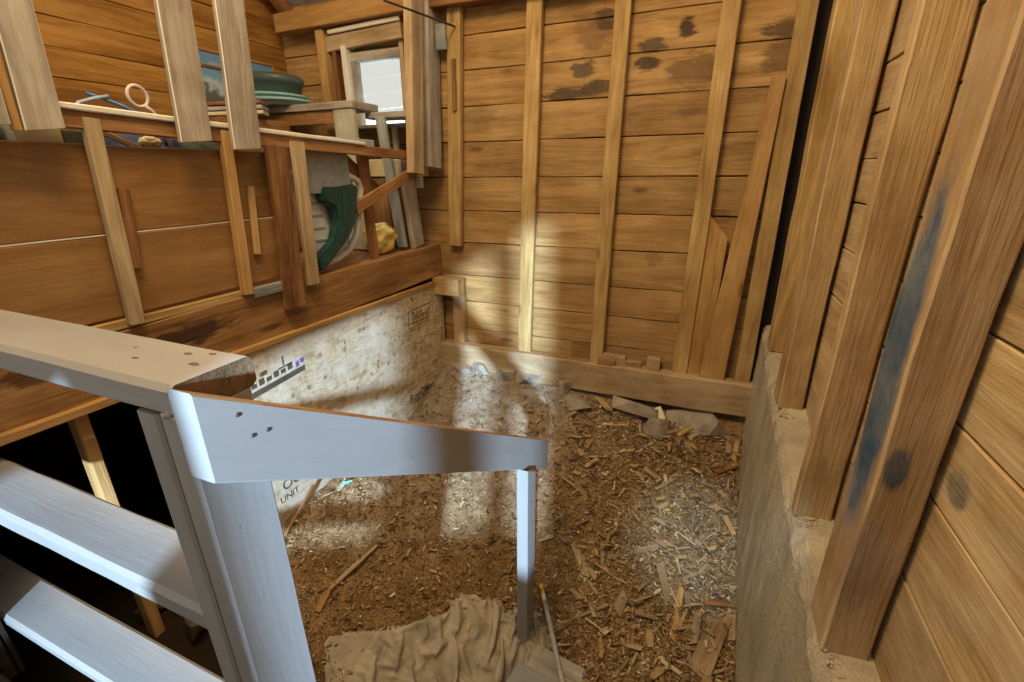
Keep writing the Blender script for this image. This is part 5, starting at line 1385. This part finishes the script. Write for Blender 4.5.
    -765, 1749, -2513, -764, 1764, -2497, -763, 1782, -2485, -762, 1801, -2472, -762, 1821, -2465, -763, 1841, -2458, -755, 1863, -2458, -757, 1885, -2460, -765, 1903, -2468, -778, 1914, -2478,
    -791, 1923, -2496, -799, 1906, -2485, -767, 1392, -2613, -757, 1408, -2611, -750, 1415, -2596, -757, 1427, -2612, -739, 1433, -2599, -724, 1442, -2588, -721, 1464, -2586, -721, 1486, -2584,
    -718, 1507, -2581, -713, 1528, -2577, -712, 1550, -2574, -712, 1572, -2571, -720, 1592, -2571, -728, 1612, -2570, -746, 1623, -2563, -756, 1642, -2565, -765, 1662, -2568, -761, 1678, -2581,
    -753, 1696, -2572, -746, 1698, -2551, -738, 1712, -2538, -731, 1729, -2525, -731, 1748, -2514, -731, 1767, -2505, -732, 1787, -2495, -735, 1808, -2492, -740, 1829, -2490, -759, 1840, -2491,
    -748, 1859, -2491, -746, 1882, -2492, -743, 1901, -2493, -761, 1896, -2501, -758, 1917, -2489, -772, 1910, -2506, -726, 1419, -2595, -721, 1426, -2610, -730, 1435, -2628, -727, 1450, -2625,
    -709, 1446, -2618, -705, 1467, -2616, -702, 1488, -2614, -703, 1510, -2612, -707, 1532, -2610, -711, 1553, -2607, -724, 1570, -2603, -738, 1586, -2598, -749, 1605, -2595, -750, 1627, -2597,
    -739, 1645, -2593, -735, 1650, -2572, -728, 1668, -2580, -722, 1689, -2582, -725, 1709, -2575, -730, 1728, -2566, -738, 1744, -2554, -747, 1760, -2542, -746, 1780, -2532, -729, 1792, -2528,
    -726, 1813, -2523, -745, 1821, -2522, -757, 1839, -2525, -763, 1860, -2521, -756, 1879, -2524, -741, 1895, -2525, -736, 1915, -2518, -740, 1933, -2508, -758, 1939, -2501, -776, 1931, -2490,
    -721, 1387, -2613, -709, 1397, -2627, -702, 1419, -2624, -708, 1430, -2640, -704, 1448, -2652, -709, 1469, -2649, -713, 1490, -2646, -717, 1511, -2643, -721, 1532, -2641, -724, 1554, -2639,
    -726, 1575, -2635, -728, 1596, -2628, -726, 1615, -2618, -717, 1629, -2604, -712, 1626, -2582, -702, 1644, -2575, -698, 1664, -2566, -699, 1684, -2558, -703, 1704, -2550, -706, 1724, -2542,
    -711, 1744, -2535, -714, 1765, -2540, -724, 1775, -2557, -725, 1797, -2562, -742, 1806, -2553, -741, 1828, -2555, -738, 1849, -2551, -732, 1852, -2530, -727, 1864, -2513, -724, 1881, -2499,
    -727, 1900, -2487, -741, 1916, -2479, -747, 1934, -2469, -747, 1949, -2485, -692, 1414, -2651, -673, 1412, -2640, -676, 1433, -2634, -678, 1454, -2631, -677, 1474, -2641, -681, 1496, -2641,
    -685, 1517, -2637, -689, 1535, -2648, -691, 1555, -2640, -694, 1577, -2642, -694, 1593, -2627, -695, 1615, -2630, -687, 1616, -2609, -691, 1637, -2606, -701, 1657, -2606, -702, 1677, -2597,
    -700, 1697, -2589, -695, 1717, -2580, -698, 1737, -2572, -702, 1757, -2565, -685, 1767, -2556, -695, 1779, -2541, -713, 1785, -2531, -716, 1807, -2531, -709, 1824, -2543, -705, 1845, -2548,
    -708, 1866, -2548, -718, 1883, -2539, -725, 1900, -2528, -721, 1918, -2515, -718, 1930, -2499, -714, 1931, -2476, -714, 1947, -2492, -698, 1958, -2499, -645, 1427, -2653, -642, 1438, -2634,
    -645, 1459, -2630, -648, 1480, -2625, -650, 1500, -2629, -656, 1524, -2629, -655, 1538, -2651, -659, 1556, -2645, -663, 1577, -2638, -660, 1593, -2624, -666, 1607, -2642, -669, 1626, -2636,
    -675, 1647, -2632, -678, 1668, -2627, -681, 1688, -2622, -684, 1709, -2616, -688, 1729, -2610, -692, 1750, -2603, -694, 1770, -2595, -700, 1784, -2581, -710, 1798, -2565, -701, 1810, -2550,
    -683, 1809, -2536, -682, 1825, -2523, -683, 1847, -2522, -687, 1869, -2522, -690, 1891, -2521, -695, 1912, -2522, -696, 1898, -2505, -693, 1911, -2487, -681, 1927, -2482, -680, 1948, -2490,
    -679, 1931, -2504, -613, 1453, -2643, -612, 1463, -2624, -615, 1481, -2634, -617, 1499, -2641, -626, 1517, -2651, -624, 1549, -2648, -626, 1568, -2654, -628, 1589, -2651, -638, 1607, -2643,
    -635, 1624, -2635, -644, 1629, -2615, -643, 1648, -2624, -646, 1670, -2621, -649, 1691, -2616, -652, 1711, -2608, -657, 1730, -2598, -661, 1750, -2590, -666, 1766, -2577, -672, 1782, -2563,
    -678, 1796, -2550, -672, 1808, -2566, -673, 1829, -2562, -660, 1835, -2546, -675, 1849, -2555, -674, 1871, -2554, -671, 1892, -2547, -664, 1901, -2529, -663, 1900, -2507, -662, 1899, -2486,
    -654, 1915, -2498, -658, 1926, -2478, -646, 1928, -2496, -588, 1483, -2636, -589, 1496, -2619, -587, 1511, -2636, -590, 1519, -2656, -594, 1539, -2655, -603, 1559, -2654, -609, 1582, -2642,
    -609, 1599, -2641, -607, 1617, -2628, -609, 1630, -2610, -616, 1648, -2603, -624, 1667, -2595, -633, 1684, -2586, -642, 1701, -2577, -655, 1716, -2568, -644, 1735, -2565, -654, 1747, -2550,
    -655, 1766, -2539, -647, 1786, -2543, -643, 1806, -2549, -649, 1808, -2571, -649, 1828, -2577, -647, 1848, -2571, -643, 1864, -2557, -645, 1875, -2539, -661, 1868, -2530, -656, 1867, -2510,
    -641, 1877, -2497, -640, 1891, -2481, -636, 1903, -2465, -626, 1922, -2469, -622, 1503, -2615, -616, 1520, -2623, -624, 1532, -2647, -616, 1551, -2638, -612, 1571, -2632, -635, 1566, -2636,
    -636, 1589, -2634, -634, 1600, -2622, -639, 1614, -2607, -642, 1631, -2591, -643, 1646, -2576, -643, 1663, -2562, -642, 1681, -2550, -635, 1701, -2544, -625, 1721, -2541, -622, 1742, -2544,
    -631, 1755, -2559, -628, 1774, -2568, -615, 1791, -2563, -618, 1802, -2581, -615, 1823, -2578, -625, 1827, -2559, -632, 1836, -2541, -636, 1848, -2523, -631, 1870, -2516, -631, 1889, -2514,
    -646, 1906, -2515, -635, 1917, -2500, -618, 1905, -2493, -600, 1905, -2482, -640, 1521, -2642, -643, 1526, -2660, -633, 1536, -2636, -628, 1547, -2621, -621, 1568, -2612, -615, 1588, -2625,
    -614, 1583, -2602, -615, 1600, -2589, -614, 1618, -2578, -612, 1637, -2566, -610, 1657, -2556, -613, 1676, -2566, -618, 1696, -2573, -620, 1717, -2575, -615, 1737, -2577, -601, 1755, -2576,
    -599, 1765, -2557, -588, 1775, -2574, -587, 1795, -2569, -588, 1815, -2559, -593, 1834, -2551, -602, 1849, -2546, -623, 1858, -2551, -631, 1879, -2550, -629, 1899, -2545, -615, 1907, -2528,
    -609, 1898, -2509, -600, 1916, -2519, -619, 1518, -2638, -602, 1531, -2634, -597, 1544, -2626, -591, 1563, -2633, -579, 1590, -2640, -600, 1601, -2627, -599, 1615, -2612, -594, 1632, -2602,
    -591, 1650, -2590, -584, 1665, -2575, -580, 1683, -2564, -587, 1697, -2581, -587, 1718, -2578, -585, 1733, -2563, -590, 1744, -2545, -570, 1748, -2551, -580, 1766, -2543, -589, 1783, -2538,
    -599, 1801, -2530, -607, 1820, -2523, -614, 1838, -2517, -621, 1857, -2517, -609, 1867, -2534, -605, 1875, -2552, -590, 1889, -2544, -588, 1908, -2533, -570, 1527, -2647, -566, 1547, -2648,
    -561, 1566, -2644, -554, 1590, -2639, -572, 1610, -2639, -582, 1627, -2634, -579, 1648, -2626, -577, 1667, -2614, -573, 1682, -2599, -565, 1698, -2588, -558, 1715, -2576, -562, 1717, -2557,
    -574, 1712, -2538, -566, 1727, -2527, -560, 1748, -2518, -562, 1769, -2516, -564, 1790, -2517, -569, 1812, -2517, -576, 1832, -2518, -584, 1853, -2519, -592, 1872, -2522, -601, 1891, -2525,
    -610, 1906, -2540, -592, 1561, -2645, -594, 1576, -2650, -580, 1578, -2627, -583, 1597, -2621, -578, 1613, -2610, -573, 1630, -2599, -565, 1647, -2591, -548, 1664, -2586, -540, 1681, -2574,
    -554, 1684, -2563, -541, 1692, -2547, -541, 1713, -2544, -546, 1733, -2551, -545, 1754, -2548, -541, 1775, -2543, -552, 1793, -2548, -558, 1814, -2549, -561, 1835, -2548, -564, 1857, -2546,
    -567, 1878, -2543, -567, 1897, -2531, -597, 1581, -2621, -584, 1591, -2604, -556, 1599, -2617, -553, 1616, -2628, -557, 1648, -2624, -550, 1660, -2617, -550, 1680, -2610, -554, 1700, -2601,
    -544, 1709, -2580, -524, 1711, -2570, -509, 1716, -2556, -514, 1735, -2565, -519, 1756, -2570, -522, 1778, -2571, -525, 1799, -2568, -527, 1819, -2560, -528, 1839, -2551, -530, 1859, -2542,
    -554, 1620, -2611, -545, 1622, -2596, -523, 1620, -2605, -517, 1638, -2615, -516, 1662, -2611, -519, 1681, -2602, -524, 1698, -2600, -530, 1720, -2595, -517, 1738, -2585, -499, 1728, -2583,
    -483, 1740, -2574, -486, 1761, -2569, -490, 1781, -2562, -494, 1802, -2556, -550, 1634, -2624, -544, 1625, -2631, -543, 1641, -2606, -541, 1658, -2599, -544, 1675, -2618, -537, 1681, -2595,
    -534, 1699, -2591, -544, 1724, -2604,
]
CANVAS_STRIPS = [
    0, 5, 3, 4, 11, 5, 10, 21, 8, 19, 32, 11, 31, 46, 13, 45, 62, 15, 61, 79, 17, 79, 98, 18, 99, 118, 18, 118, 138, 19,
    139, 159, 19, 159, 181, 21, 182, 204, 21, 204, 227, 22, 228, 251, 22, 251, 275, 23, 276, 301, 24, 301, 328, 26, 329, 356, 26, 356, 385, 28,
    386, 416, 29, 416, 447, 30, 448, 481, 32, 481, 517, 35, 518, 554, 35, 555, 592, 36, 593, 630, 36, 630, 668, 37, 669, 706, 36, 707, 744, 36,
    744, 782, 37, 783, 821, 37, 822, 859, 36, 860, 897, 36, 897, 934, 36, 935, 971, 35, 972, 1007, 33, 1008, 1041, 32, 1041, 1074, 32, 1075, 1108, 32,
    1109, 1142, 32, 1143, 1177, 33, 1178, 1212, 33, 1213, 1246, 32, 1246, 1280, 33, 1281, 1314, 32, 1315, 1348, 32, 1349, 1381, 31, 1382, 1413, 30, 1414, 1444, 29,
    1445, 1474, 27, 1475, 1502, 25, 1503, 1528, 22, 1529, 1551, 20, 1552, 1572, 17, 1573, 1590, 13, 1591, 1604, 7,
]
cv = np.array(CANVAS_MM).reshape(-1, 3) / 1000.0
cv[:, 2] += .012
quads = [(a_ + k_, b_ + k_, b_ + k_ + 1, a_ + k_ + 1) for a_, b_, n_ in np.array(CANVAS_STRIPS).reshape(-1, 3).tolist() for k_ in range(n_)]
me = bpy.data.meshes.new('canvas')
me.from_pydata([tuple(p_) for p_ in cv.tolist()], [], quads)
for p_ in me.polygons:
    p_.use_smooth = True
tarp = link('canvas_tarp', me, Matrix.Translation((0, 0, EYE)), None, M_CANVAS)
ss = tarp.modifiers.new('smooth', 'SUBSURF')
ss.levels = ss.render_levels = 2
sm = tarp.modifiers.new('thick', 'SOLIDIFY')
sm.thickness = .005
tag(tarp, 'crumpled dusty canvas tarp on the dirt at the foot of the stair rail', 'tarp')

pole = thing('grey_pole', 'grey pole with yellow tip lying right of the end post', 'pole', (-.5, 1.75, -2.4))
pa, pb = V((-.672, 2.06, -2.40)), V((-.345, 1.50, -2.46))
for nm, f0, f1, r_, mt in (('pole_tip', 0, .10, .013, M_YEL), ('white_band', .10, .17, .0125, M_WHITE), ('shaft', .17, 1.0, .0145, M_GREYPOLE)):
    tube(nm, [pa.lerp(pb, f0 + (f1 - f0) * k_ / 6) for k_ in range(7)], r_, mt, pole, 12)
